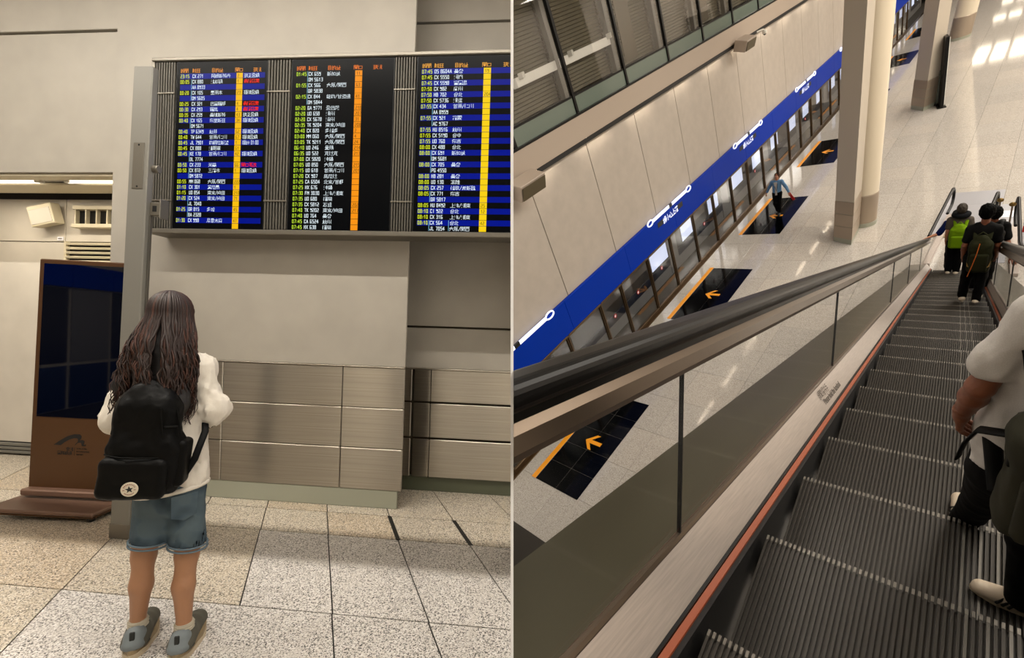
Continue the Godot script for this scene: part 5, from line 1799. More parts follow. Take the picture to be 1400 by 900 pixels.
func shoe(o: Node3D, an: Vector3, toe: Vector3, s: float, m: Material, sole: Material, stripes := false) -> void:
	var d := toe - an
	d.y = 0.0
	d = d.normalized()
	var x := d.cross(Vector3.UP).normalized()
	var heel := an - d * 0.055 * s
	heel.y = toe.y
	var tip := toe + d * 0.03 * s
	var t := Basis(x, Vector3.UP, -d)
	var f := Sdf.new(heel.min(tip).min(an) - Vector3.ONE * 0.09 * s, heel.max(tip).max(an) + Vector3.ONE * 0.09 * s, 0.006 * s)
	f.cap(heel + Vector3.UP * 0.015 * s, an + Vector3.UP * 0.005 * s, 0.036 * s, 0.040 * s, 0.02 * s)
	f.cap(heel + Vector3.UP * 0.008 * s + d * 0.01 * s, tip + Vector3.UP * 0.0 * s, 0.038 * s, 0.040 * s, 0.03 * s)
	f.cap(an, tip.lerp(heel, 0.25) + Vector3.UP * 0.012 * s, 0.036 * s, 0.030 * s, 0.03 * s)
	f.cut_below(toe.y - 0.012 * s)
	f.cap(an + Vector3.UP * 0.1 * s, an + Vector3.UP * 0.02 * s, 0.034 * s, 0.03 * s, 0.004 * s, Vector3.ZERO, 1.0, 1)
	obj("shoe_upper", f.mesh(), m, o)
	var b := Mb.new()
	var poly := PackedVector2Array()
	var ln := (tip - heel).length()
	for k in 24:
		var an2 := TAU * k / 24
		var u := cos(an2)
		var w := sin(an2)
		poly.append(Vector2(w * (0.044 if u > 0 else 0.038) * s * (1.0 - 0.12 * absf(u)), u * (ln * 0.5 + 0.042 * s)))
	b.prism(poly, toe.y - 0.036 * s, toe.y - 0.006 * s, Transform3D(Basis(x, d, Vector3.UP), Vector3((heel.x + tip.x) / 2, 0, (heel.z + tip.z) / 2)))
	var so := obj("shoe_sole", b, sole, o)
	if stripes:
		for k in 3:
			for sd in [-1.0, 1.0]:
				b = Mb.new()
				var p: Vector3 = heel.lerp(tip, 0.42 + 0.11 * k) + x * sd * 0.039 * s
				b.box(p + Vector3.UP * 0.022 * s, Vector3(0.008, 0.055, 0.012) * s, t * Basis(Vector3.RIGHT, 0.5) * Basis(Vector3.BACK, sd * 0.35), 0.002 * s)
				obj("stripe", b, M.ink, so)

func people_materials() -> void:
	var m := mat("skin", Color(0.68, 0.46, 0.34), 0.55)
	m = mat("skin_leg", Color(0.60, 0.43, 0.31), 0.5)
	m = mat("skin_tan", Color(0.46, 0.27, 0.18), 0.5)
	var weave := noise_tex(0.25, [[0.0, Color(0.86, 0.86, 0.86)], [1.0, Color(1, 1, 1)]], 256)
	for e in [["jacket", Color(0.90, 0.87, 0.82)], ["denim", Color(0.31, 0.36, 0.385)], ["white_cotton", Color(0.80, 0.78, 0.76)], ["black_cloth", Color(0.009, 0.008, 0.008)], ["black_shirt", Color(0.03, 0.029, 0.028)], ["grey_cotton", Color(0.33, 0.30, 0.27)], ["denim_shirt", Color(0.42, 0.58, 0.74)], ["navy", Color(0.025, 0.03, 0.05)], ["blue_cloth", Color(0.04, 0.10, 0.30)], ["lime", Color(0.42, 0.56, 0.02)], ["olive", Color(0.14, 0.145, 0.07)], ["olive_grey", Color(0.20, 0.195, 0.155)], ["nylon", Color(0.017, 0.016, 0.014)], ["nylon_trim", Color(0.05, 0.048, 0.042)]]:
		m = mat(e[0], e[1], 0.8 if e[0] != "nylon" else 0.5)
		m.metallic_specular = 0.25
		tri_tex(m, weave, Vector3.ONE * 6.0)
	var fade := noise_tex(0.015, [[0.0, Color(0.55, 0.6, 0.65)], [0.5, Color(0.95, 0.97, 1.0)], [0.7, Color(1.5, 1.45, 1.3)], [1.0, Color(2.2, 2.0, 1.7)]], 256)
	M.denim.albedo_texture = fade
	M.denim.uv1_scale = Vector3.ONE * 1.6
	mat("denim_hem", Color(0.36, 0.42, 0.46), 0.9)
	mat("hair_dark", Color(0.05, 0.024, 0.014), 0.6)
	mat("hair_brown", Color(0.13, 0.058, 0.028), 0.55)
	mat("hair_light", Color(0.24, 0.115, 0.058), 0.55)
	mat("hair_black", Color(0.010, 0.009, 0.008), 0.6).metallic_specular = 0.15
	mat("cap_brown", Color(0.15, 0.11, 0.06), 0.7)
	mat("sole", Color(0.72, 0.66, 0.56), 0.6)
	mat("shoe_grey", Color(0.30, 0.29, 0.25), 0.7)
	mat("shoe_pale", Color(0.42, 0.45, 0.46), 0.6)
	mat("shoe_green", Color(0.03, 0.055, 0.035), 0.5)
	mat("shoe_white", Color(0.74, 0.68, 0.60), 0.5)
	mat("sole_beige", Color(0.55, 0.48, 0.36), 0.6)
	mat("sock", Color(0.70, 0.67, 0.60), 0.9)
	mat("orange_strap", Color(0.75, 0.36, 0.04), 0.6)
	mat("badge_white", Color(0.80, 0.76, 0.68), 0.6)
	mat("badge_red", Color(0.45, 0.16, 0.10), 0.6)

func people() -> void:
	people_materials()
	girl()
	travellers()

func girl() -> void:
	var o := thing("person", "person with long wavy brown hair, white jacket and denim shorts before the board", "person", Transform3D(Basis(Vector3.UP, deg_to_rad(25)), Vector3(-1.72, 0, -1.9)))
	var B := Vector3.BACK
	# bare body
	var f := Sdf.new(Vector3(-0.34, -0.02, -0.34), Vector3(0.34, 1.5, 0.24), 0.010)
	var fz := Vector3(0, 0, 1)
	f.cap(Vector3(-0.03, 1.18, 0), Vector3(-0.01, 0.80, 0.01), 0.090, 0.085, 0.03, fz, 0.6)
	f.cap(Vector3(-0.03, 1.38, -0.01), Vector3(-0.03, 1.22, 0), 0.045, 0.08, 0.04)
	for sd in [-1.0, 1.0]:
		var hx := -0.082 if sd < 0 else 0.062
		var kx := -0.104 if sd < 0 else 0.074
		var ax := -0.115 if sd < 0 else 0.086
		var az := 0.0 if sd < 0 else 0.085
		f.cap(Vector3(-0.005, 0.79, 0.015), Vector3(hx, 0.70, 0.015), 0.07, 0.062, 0.03)
		f.cap(Vector3(hx, 0.70, 0.01), Vector3(kx, 0.415, az * 0.5), 0.060, 0.048, 0.03)
		f.cap(Vector3(kx, 0.415, az * 0.5), Vector3(kx, 0.29, az * 0.7 + 0.018), 0.042, 0.043, 0.02)
		f.cap(Vector3(kx, 0.29, az * 0.7 + 0.018), Vector3(ax, 0.12, az + 0.012), 0.043, 0.028, 0.02)
		f.cap(Vector3(ax, 0.12, az + 0.012), Vector3(ax, 0.05, az), 0.029, 0.03, 0.015)
		f.cap(Vector3(ax, 0.05, az), Vector3(ax - 0.002, 0.035, az - 0.12), 0.03, 0.026, 0.02)
		var sh := Vector3(-0.165 if sd < 0 else 0.105, 1.27, 0.0)
		var el := Vector3(-0.215, 1.05, 0.0) if sd < 0 else Vector3(0.158, 1.075, 0.01)
		var wr := Vector3(-0.10, 1.08, -0.20) if sd < 0 else Vector3(0.10, 1.10, -0.19)
		f.cap(Vector3(-0.03, 1.28, 0), sh - Vector3(0, 0.015, 0), 0.036, 0.030, 0.02)
		f.cap(sh - Vector3(0, 0.015, 0), el, 0.030, 0.028, 0.01)
		f.cap(el, wr, 0.028, 0.024, 0.01)
	var list := [f.mesh(), head_mesh(Vector3(-0.028, 1.515, -0.012), Vector3(0.0, 0.22, -1), Vector3.UP, 0.92, 0.006, Vector3(-0.03, 1.36, 0.0))]
	list.append(hand_mesh(Vector3(-0.10, 1.08, -0.20), Vector3(0.5, 0.25, -0.8), Vector3(0.8, 0.3, 0.5), Vector3(0, 1, 0), 0.9, 0.7, 0.004))
	list.append(hand_mesh(Vector3(0.10, 1.10, -0.19), Vector3(-0.5, 0.25, -0.8), Vector3(-0.8, 0.3, 0.5), Vector3(0, 1, 0), 0.9, 0.7, 0.004))
	obj("body", joined(list), M.skin_leg, o)
	eyes(o, Vector3(-0.028, 1.515, -0.012), Vector3(0.0, 0.22, -1), Vector3.UP, 0.92)
	# jacket
	var wr2 := FastNoiseLite.new()
	wr2.seed = 5
	wr2.frequency = 7.0
	var g := Sdf.new(Vector3(-0.36, 0.64, -0.32), Vector3(0.36, 1.42, 0.24), 0.009)
	g.cap(Vector3(-0.025, 1.20, 0.0), Vector3(-0.006, 0.78, 0.015), 0.128, 0.154, 0.05, fz, 0.72)
	g.cap(Vector3(-0.155, 1.275, 0), Vector3(0.098, 1.275, 0), 0.055, 0.055, 0.05)
	for sd in [-1.0, 1.0]:
		var sh := Vector3(-0.160 if sd < 0 else 0.098, 1.265, 0.0)
		var el := Vector3(-0.215, 1.05, 0.0) if sd < 0 else Vector3(0.158, 1.08, 0.012)
		var wr := Vector3(-0.10, 1.08, -0.20) if sd < 0 else Vector3(0.10, 1.10, -0.19)
		g.cap(sh, el, 0.054, 0.056, 0.03)
		g.cap(el, el + Vector3(-0.01, -0.03, 0.0), 0.056, 0.05, 0.03)
		g.cap(el, el.lerp(wr, 0.85), 0.055, 0.042, 0.03)
	g.wrinkle(wr2, 0.019, Vector3(1.2, 0.6, 1.2))
	wr2.frequency = 20.0
	g.wrinkle(wr2, 0.012, Vector3(1.3, 0.4, 1.3))
	g.cap(Vector3(-0.03, 1.45, -0.02), Vector3(-0.03, 1.32, -0.01), 0.06, 0.055, 0.01, Vector3.ZERO, 1.0, 1)
	g.box(Vector3(-0.1, 0.57, 0.0), Vector3(0.6, 0.13, 0.4), 0.0, 0.01, Basis(Vector3.BACK, 0.12), 1)
	var jk := obj("jacket", g.mesh(), M.jacket, o)
	var b := Mb.new()
	var hem := []
	for k in 33:
		var an := TAU * k / 32
		var px := -0.006 + 0.142 * cos(an)
		hem.append(Vector3(px, 0.712 + 0.12 * (px + 0.1), 0.015 + 0.108 * sin(an)))
	b.tube(hem, [0.012], 7, false)
	obj("hem_band", b, M.jacket, jk)
	b = Mb.new()
	var col := []
	for k in 21:
		var an := PI * (-0.1 + 1.2 * k / 20.0)
		col.append(Vector3(-0.03 + 0.066 * cos(an), 1.335 - 0.02 * sin(an), 0.0 + 0.062 * sin(an)))
	b.tube(col, [0.016], 7)
	obj("collar", b, M.jacket, jk)
	# shorts
	g = Sdf.new(Vector3(-0.26, 0.40, -0.22), Vector3(0.24, 0.90, 0.22), 0.008)
	g.cap(Vector3(-0.012, 0.84, 0.01), Vector3(-0.006, 0.72, 0.02), 0.128, 0.134, 0.03, fz, 0.78)
	g.cap(Vector3(-0.070, 0.72, 0.015), Vector3(-0.078, 0.44, 0.022), 0.072, 0.074, 0.03)
	g.cap(Vector3(0.058, 0.72, 0.02), Vector3(0.076, 0.40, 0.045), 0.072, 0.074, 0.03)
	wr2.frequency = 8.0
	g.wrinkle(wr2, 0.012, Vector3(1, 0.7, 1))
	g.box(Vector3(-0.02, 0.40, 0.03), Vector3(0.5, 0.078, 0.3), 0.0, 0.003, Basis(Vector3.BACK, -0.13), 1)
	for x in [-0.078, 0.076]:
		g.cap(Vector3(x, 0.40, 0.025 if x < 0 else 0.045), Vector3(x, 0.50, 0.02 if x < 0 else 0.04), 0.066, 0.058, 0.004, Vector3.ZERO, 1.0, 1)
	var shn := obj("denim_shorts", g.mesh(), M.denim, o)
	for sd in [0, 1]:
		b = Mb.new()
		for row in 2:
			var ring := []
			for k in 29:
				var an := TAU * k / 28
				var r := 0.0755
				var x: float = [-0.0775, 0.0755][sd]
				ring.append(Vector3(x + r * cos(an), (0.492 - 0.015 * row if sd == 0 else 0.470 - 0.015 * row) - 0.131 * r * cos(an) + 0.0, (0.022 if sd == 0 else 0.043) + r * sin(an)))
			b.tube(ring, [0.0045], 5, false)
		obj("frayed_hem", b, M.denim_hem, shn)
	b = Mb.new()
	var pk := PackedVector2Array([Vector2(-0.05, 0.05), Vector2(0.05, 0.05), Vector2(0.048, -0.045), Vector2(0.0, -0.065), Vector2(-0.048, -0.045)])
	b.prism(pk, 0.0, 0.006, Transform3D(Basis(Vector3.UP, 0.55), Vector3(0.075, 0.665, 0.108)))
	obj("back_pocket", b, M.denim, shn)
	# socks and shoes
	for sd in [0, 1]:
		var an: Vector3 = [Vector3(-0.115, 0.05, 0.0), Vector3(0.086, 0.05, 0.085)][sd]
		var toe: Vector3 = [Vector3(-0.125, 0.036, -0.145), Vector3(0.095, 0.036, -0.06)][sd]
		b = Mb.new()
		b.tube([an + Vector3(0, 0.02, 0), an + Vector3(0, 0.055, 0.006), an + Vector3(0, 0.082, 0.01), an + Vector3(0, 0.086, 0.01)], [0.036, 0.036, 0.037, 0.033], 16)
		for k in 5:
			var ring := []
			for q in 17:
				ring.append(an + Vector3(0.0365 * cos(TAU * q / 16), 0.03 + 0.012 * k, 0.008 + 0.0365 * sin(TAU * q / 16)))
			b.tube(ring, [0.003], 4, false)
		obj("sock", b, M.sock, o)
		sneaker(o, an, toe)
	hair_and_bag(o)

func sneaker(o: Node3D, an: Vector3, toe: Vector3) -> void:
	var d := toe - an
	d.y = 0
	d = d.normalized()
	var x := d.cross(Vector3.UP)
	var U := Vector3.UP
	var heel := Vector3(an.x, 0.05, an.z) - d * 0.045
	var f := Sdf.new(heel.min(toe) - Vector3.ONE * 0.09, heel.max(toe) + Vector3.ONE * 0.11, 0.005)
	f.cap(heel, an + U * 0.03, 0.042, 0.040, 0.02)
	f.cap(heel + d * 0.01, toe + U * 0.012, 0.046, 0.042, 0.03)
	f.cap(an + U * 0.02, toe.lerp(heel, 0.3) + U * 0.03, 0.034, 0.026, 0.03)
	f.cut_below(0.036)
	f.cap(an + U * 0.12 + d * 0.004, an + U * 0.035 + d * 0.004, 0.040, 0.034, 0.004, Vector3.ZERO, 1.0, 1)
	var up := obj("sneaker", f.mesh(), M.shoe_grey, o)
	var t := Basis(x, d, U)
	var mid := (heel + toe) / 2
	for row in 2:
		var b := Mb.new()
		var poly := PackedVector2Array()
		for k in 28:
			var a := TAU * k / 28
			var wob := 0.003 * sin(a * 6.0) * row
			poly.append(Vector2(sin(a) * (0.056 if cos(a) > 0 else 0.052 + 0.006 * row) * (1.0 - 0.1 * absf(cos(a))) + wob, cos(a) * ((toe - heel).length() * 0.5 + 0.048 + 0.006 * row)))
		b.prism(poly, 0.020 if row == 0 else 0.0, 0.046 if row == 0 else 0.022, Transform3D(t, Vector3(mid.x, 0, mid.z)))
		obj("midsole" if row == 0 else "outsole", b, M.sole_beige if row == 0 else M.sole, up)
	# heel counter, pull tab, side lines, laces
	var g := Sdf.new(heel - Vector3.ONE * 0.08, heel + Vector3.ONE * 0.11, 0.005)
	g.cap(heel + U * 0.002 - d * 0.004, heel + U * 0.03 + d * 0.005, 0.047, 0.041, 0.01)
	g.cut_below(0.04)
	g.box(heel + d * 0.09, Vector3(0.2, 0.2, 0.07), 0.0, 0.002, Basis(x, U, -d), 1)
	g.cap(an + U * 0.12, an + U * 0.04, 0.038, 0.033, 0.003, Vector3.ZERO, 1.0, 1)
	obj("heel_counter", g.mesh(), M.shoe_pale, up)
	var b2 := Mb.new()
	b2.box(heel - d * 0.036 + U * 0.045, Vector3(0.02, 0.045, 0.008), Basis(x, U, -d), 0.003)
	obj("pull_tab", b2, M.shoe_green, up)
	b2 = Mb.new()
	for k in 3:
		for sd in [-1.0, 1.0]:
			b2.tube([heel.lerp(toe, 0.25 + 0.18 * k) + x * sd * 0.040 + U * 0.0, heel.lerp(toe, 0.36 + 0.16 * k) + x * sd * 0.034 + U * 0.028, heel.lerp(toe, 0.42 + 0.15 * k) + x * sd * 0.014 + U * 0.042], [0.0045], 5)
	obj("side_overlay", b2, M.shoe_green, up)
	b2 = Mb.new()
	for k in 4:
		var c := heel.lerp(toe, 0.48 + 0.1 * k) + U * (0.052 - 0.005 * k)
		b2.tube([c - x * 0.022, c + U * 0.006, c + x * 0.022], [0.003], 5)
	obj("laces", b2, M.sock, up)
	b2 = Mb.new()
	var cr := []
	for k in 13:
		var a := PI * (0.0 + k / 12.0)
		cr.append(heel + x * 0.048 * cos(a) - d * 0.047 * sin(a) + d * 0.01 - U * 0.004)
	b2.tube(cr, [0.006], 6)
	obj("green_band", b2, M.shoe_green, up)

func hair_and_bag(o: Node3D) -> void:
	# hair: a mass and many wavy locks over it
	var f := Sdf.new(Vector3(-0.32, 0.98, -0.16), Vector3(0.2, 1.66, 0.26), 0.008)
	var hc := Vector3(-0.026, 1.535, 0.0)
	f.ell(hc, Vector3(0.079, 0.088, 0.094), 0.02)
	f.cap(Vector3(-0.035, 1.50, 0.03), Vector3(-0.035, 1.34, 0.055), 0.076, 0.092, 0.03, Vector3(0, 0, 1), 0.75)
	f.cap(Vector3(-0.035, 1.36, 0.055), Vector3(0.0, 1.12, 0.125), 0.105, 0.09, 0.03, Vector3(0, 0, 1), 0.55)
	f.cap(Vector3(-0.075, 1.38, 0.03), Vector3(-0.165, 1.20, 0.085), 0.06, 0.045, 0.03, Vector3(0, 0, 1), 0.6)
	f.ell(hc + Vector3(0, -0.06, -0.10), Vector3(0.062, 0.105, 0.075), 0.02, Basis(), 1)
	var nz := FastNoiseLite.new()
	nz.seed = 9
	nz.frequency = 22.0
	f.wrinkle(nz, 0.014, Vector3(1, 0.35, 1))
	var hair := obj("hair", f.mesh(), M.hair_dark, o)
	rng.seed = 77
	for tone in 2:
		var b := Mb.new()
		for k in (230 if tone == 0 else 110):
			var a := rng.randf_range(-1.0, 1.0)
			var end_y := rng.randf_range(0.96, 1.12)
			if a < -0.45:
				end_y = rng.randf_range(1.08, 1.24)
			if a > 0.6:
				end_y = rng.randf_range(1.02, 1.16)
			var ph := rng.randf() * TAU
			var lift := rng.randf_range(0.004, 0.024)
			var fr := rng.randf_range(18.0, 27.0)
			var pts := []
			var rad := []
			var steps := 20
			for i in steps + 1:
				var t := float(i) / steps
				var p: Vector3
				if t < 0.3:  # over the skull from the parting
					var la := t / 0.3 * 1.75 + 0.12
					var lo := a * 1.75
					p = hc + Vector3(sin(lo) * sin(la) * 0.084, cos(la) * 0.092, cos(lo) * sin(la) * 0.098 * (1.0 if cos(lo) > 0 else 0.5))
				else:
					var u := (t - 0.3) / 0.7
					var lo := a * 1.75
					var p0 := hc + Vector3(sin(lo) * 0.084, -0.016, cos(lo) * 0.098 * (1.0 if cos(lo) > 0 else 0.5))
					var spread := (0.135 if a < 0 else 0.112) * a
					var p1 := Vector3(-0.022 + spread - (0.05 if a < -0.5 else 0.0) * u, end_y, 0.135 - 0.05 * absf(a) + 0.02 * (0.5 - absf(a)))
					p = p0.lerp(p1, u)
					p.z += 0.045 * sin(u * PI) * (1.0 - absf(a) * 0.5)
					p.x += signf(a) * 0.022 * sin(u * PI)
				var amp := 0.015 * clampf((t - 0.3) * 2.0, 0, 1)
				p += Vector3(sin(p.y * fr * 1.9 + ph) * amp, 0, cos(p.y * fr * 1.6 + ph) * amp + lift)
				pts.append(p)
				rad.append(lerpf(0.0060, 0.0016, t * t))
			b.tube(pts, rad, 5, true, 0.6)
		obj("hair_locks", b, M.hair_brown if tone == 0 else M.hair_light, hair)
	var q := Mb.new()
	var pts2 := []
	for k in 7:
		var t := k / 6.0
		pts2.append(hc + Vector3(0.004 + 0.004 * t, 0.091 * cos(t * 0.85), 0.104 * sin(t * 0.85 + 0.05)))
	q.tube(pts2, [0.0018], 5)
	obj("parting", q, M.skin, hair)
	# backpack on the back, hanging a little to the left
	var bag := thing("backpack", "black nylon backpack with a round white star badge, worn over the white jacket", "backpack", o.transform)
	var T := Basis(Vector3.BACK, -0.10)
	var c := Vector3(-0.040, 0.962, 0.165)
	var g := Sdf.new(Vector3(-0.30, 0.70, 0.02), Vector3(0.2, 1.30, 0.34), 0.007)
	g.box(c + Vector3(0.0, -0.085, 0), Vector3(0.126, 0.125, 0.068), 0.055, 0.02, T)
	g.box(c + Vector3(-0.008, 0.055, 0), Vector3(0.112, 0.16, 0.064), 0.062, 0.06, T)
	g.ell(c + Vector3(-0.002, 0.14, -0.005), Vector3(0.098, 0.135, 0.066), 0.05, T)
	nz.frequency = 9.0
	g.wrinkle(nz, 0.012, Vector3(1, 0.8, 1))
	obj("main_bag", g.mesh(), M.nylon, bag)
	g = Sdf.new(Vector3(-0.30, 0.70, 0.10), Vector3(0.2, 1.02, 0.36), 0.006)
	g.box(c + T * Vector3(-0.015, -0.125, 0.068), Vector3(0.115, 0.085, 0.030), 0.028, 0.01, T)
	g.wrinkle(nz, 0.007)
	var pocket := obj("front_pocket", g.mesh(), M.nylon, bag)
	g = Sdf.new(Vector3(-0.02, 0.72, 0.02), Vector3(0.2, 1.12, 0.30), 0.006)
	g.box(c + T * Vector3(0.128, -0.07, 0.0), Vector3(0.022, 0.10, 0.05), 0.02, 0.01, T)
	obj("side_pocket", g.mesh(), M.nylon, bag)
	for y in [-0.035, -0.055]:
		var z := Mb.new()
		var pts := []
		for k in 15:
			var x := lerpf(-0.128, 0.098, k / 14.0)
			pts.append(c + T * Vector3(x, y, 0.092 - 0.045 * pow(absf(x + 0.015) / 0.115, 3.0)))
		z.tube(pts, [0.0035], 5)
		obj("zip", z, M.nylon_trim, pocket)
	var z2 := Mb.new()
	var arc := []
	for k in 21:
		var a := PI * (0.02 + 0.96 * k / 20.0)
		arc.append(c + T * Vector3(-0.004 + 0.118 * cos(a), 0.03 + 0.205 * sin(a), 0.035))
	z2.tube(arc, [0.004], 5)
	obj("main_zip", z2, M.nylon_trim, bag)
	z2 = Mb.new()
	var arc2 := []
	for k in 17:
		var u := k / 16.0
		arc2.append(c + T * Vector3(0.045 + 0.045 * u, 0.17 - 0.27 * u, 0.078 - 0.045 * u * u))
	z2.tube(arc2, [0.0045], 5)
	obj("side_seam", z2, M.nylon_trim, bag)
	z2 = Mb.new()
	z2.tube([c + Vector3(-0.02, 0.265, -0.03), c + Vector3(-0.012, 0.29, -0.03), c + Vector3(0.02, 0.295, -0.03), c + Vector3(0.045, 0.27, -0.03)], [0.009], 6)
	obj("grab_handle", z2, M.nylon, bag)
	for sd in [-1.0, 1.0]:
		z2 = Mb.new()
		var sx := -0.11 if sd < 0 else 0.055
		z2.tube([c + Vector3(sd * 0.05, 0.24, -0.06), Vector3(sx, 1.325, 0.055), Vector3(sx, 1.34, -0.01), Vector3(sx + sd * 0.02, 1.25, -0.10), Vector3(sx + sd * 0.05, 1.10, -0.12), Vector3(sx + sd * 0.075, 0.98, -0.03)], [0.026, 0.028, 0.028, 0.026, 0.02, 0.012], 8, true, 0.25)
		obj("shoulder_strap", z2, M.nylon, bag)
	z2 = Mb.new()
	z2.tube([Vector3(0.122, 1.05, 0.02), Vector3(0.142, 0.99, 0.09), Vector3(0.118, 0.88, 0.14), Vector3(0.075, 0.80, 0.15)], [0.013, 0.014, 0.014, 0.014], 8, true, 0.25)
	obj("webbing_strap", z2, M.nylon, bag)
	z2 = Mb.new()
	z2.box(c + T * Vector3(0.085, 0.09, 0.060), Vector3(0.05, 0.012, 0.012), T * Basis(Vector3.UP, 0.5), 0.004)
	obj("buckle", z2, M.nylon_trim, bag)
	# badge: white disc, rings, star and lettering marks
	var bp := c + T * Vector3(-0.010, -0.158, 0.0985)
	var R := Basis(Vector3.RIGHT, PI / 2)
	z2 = Mb.new()
	z2.lathe([Vector2(0.0, 0.004), Vector2(0.027, 0.004), Vector2(0.029, 0.0025), Vector2(0.029, 0.0)], 28, bp, R)
	var badge := obj("badge", z2, M.badge_white, pocket)
	z2 = Mb.new()
	var star := PackedVector2Array()
	for k in 10:
		var a := PI / 2 + PI * k / 5 + 0.12
		star.append(Vector2(cos(a), sin(a)) * (0.0145 if k % 2 == 0 else 0.006))
	z2.prism(star, 0.004, 0.0052, Transform3D(Basis(), bp))
	obj("star", z2, M.ink, badge)
	z2 = Mb.new()
	for k in 9:
		var a := PI / 2 + (k - 4) * 0.27
		z2.box(bp + Vector3(cos(a), sin(a), 0) * 0.0205 + Vector3(0, 0, 0.0045), Vector3(0.0022, 0.0055, 0.001), Basis(Vector3.BACK, a - PI / 2))
	for k in 9:
		var a := -PI / 2 + (k - 4) * 0.2
		z2.box(bp + Vector3(cos(a), sin(a), 0) * 0.0205 + Vector3(0, 0, 0.0045), Vector3(0.0026, 0.0026, 0.001), Basis(Vector3.BACK, a - PI / 2))
	for sd in [-1.0, 1.0]:
		z2.box(bp + Vector3(sd * 0.0185, -0.002, 0.0045), Vector3(0.007, 0.0022, 0.001))
	obj("badge_print", z2, M.badge_red, badge)

# a rucksack on somebody's back: size, middle of its front edge at the back
func rucksack(t: Transform3D, label: String, half: Vector3, m: Material, strap: Material, orange: bool) -> Node3D:
	var o := thing("backpack", label, "backpack", t)
	var g := Sdf.new(Vector3(-half.x, -half.y, -0.03) * 1.35, Vector3(half.x * 1.35, half.y * 1.4, half.z * 2.9), 0.011)
	g.box(Vector3(0, -half.y * 0.15, half.z), Vector3(half.x, half.y * 0.85, half.z), minf(half.x, half.z) * 0.7, 0.03)
	g.ell(Vector3(0, half.y * 0.45, half.z), Vector3(half.x * 0.85, half.y * 0.6, half.z * 0.95), 0.04)
	var nz := FastNoiseLite.new()
	nz.seed = 4
	nz.frequency = 8.0
	g.wrinkle(nz, 0.012)
	obj("main_bag", g.mesh(), m, o)
	g = Sdf.new(Vector3(-half.x, -half.y, 0) * 1.2, Vector3(half.x * 1.2, half.y, half.z * 3.2), 0.010)
	g.box(Vector3(0, -half.y * 0.35, half.z * 2.0), Vector3(half.x * 0.78, half.y * 0.5, half.z * 0.4), half.z * 0.35, 0.02)
	obj("front_pocket", g.mesh(), m, o)
	for sd in [-1.0, 1.0]:
		var b := Mb.new()
		b.tube([Vector3(sd * half.x * 0.5, half.y * 0.75, half.z * 0.4), Vector3(sd * half.x * 0.6, half.y * 1.12, -0.04), Vector3(sd * half.x * 0.65, half.y * 1.1, -0.14), Vector3(sd * half.x * 0.75, half.y * 0.5, -0.25), Vector3(sd * half.x * 1.05, -half.y * 0.4, -0.12), Vector3(sd * half.x * 0.95, -half.y * 0.7, half.z * 0.4)], [0.03, 0.032, 0.032, 0.03, 0.018, 0.014], 8, true, 0.3)
		obj("shoulder_strap", b, strap, o)
	var z := Mb.new()
	var arc := []
	for k in 17:
		var a := PI * k / 16.0
		arc.append(Vector3(half.x * 0.93 * cos(a), half.y * (0.1 + 0.78 * sin(a)), half.z * 1.35))
	z.tube(arc, [0.006], 5)
	obj("zip", z, M.nylon_trim, o)
	z = Mb.new()
	z.tube([Vector3(-0.04, half.y * 1.0, half.z * 0.7), Vector3(0, half.y * 1.16, half.z * 0.7), Vector3(0.04, half.y * 1.0, half.z * 0.7)], [0.01], 6)
	obj("grab_handle", z, m, o)
	if orange:
		z = Mb.new()
		z.tube([Vector3(-0.01, half.y * 0.72, half.z * 2.05), Vector3(-0.025, half.y * 0.2, half.z * 2.45), Vector3(-0.055, -half.y * 0.5, half.z * 2.5), Vector3(-0.085, -half.y * 1.1, half.z * 2.2)], [0.013], 6, true, 0.4)
		obj("orange_strap", z, M.orange_strap, o)
		for sd in [-1.0, 1.0]:
			z = Mb.new()
			z.tube([Vector3(sd * half.x * 0.95, -half.y * 0.35, half.z * 1.2), Vector3(sd * half.x * 0.9, -half.y * 0.55, half.z * 1.9), Vector3(sd * half.x * 0.5, -half.y * 0.62, half.z * 2.3)], [0.008], 5)
			obj("cord", z, M.brass_cloth, o)
	return o

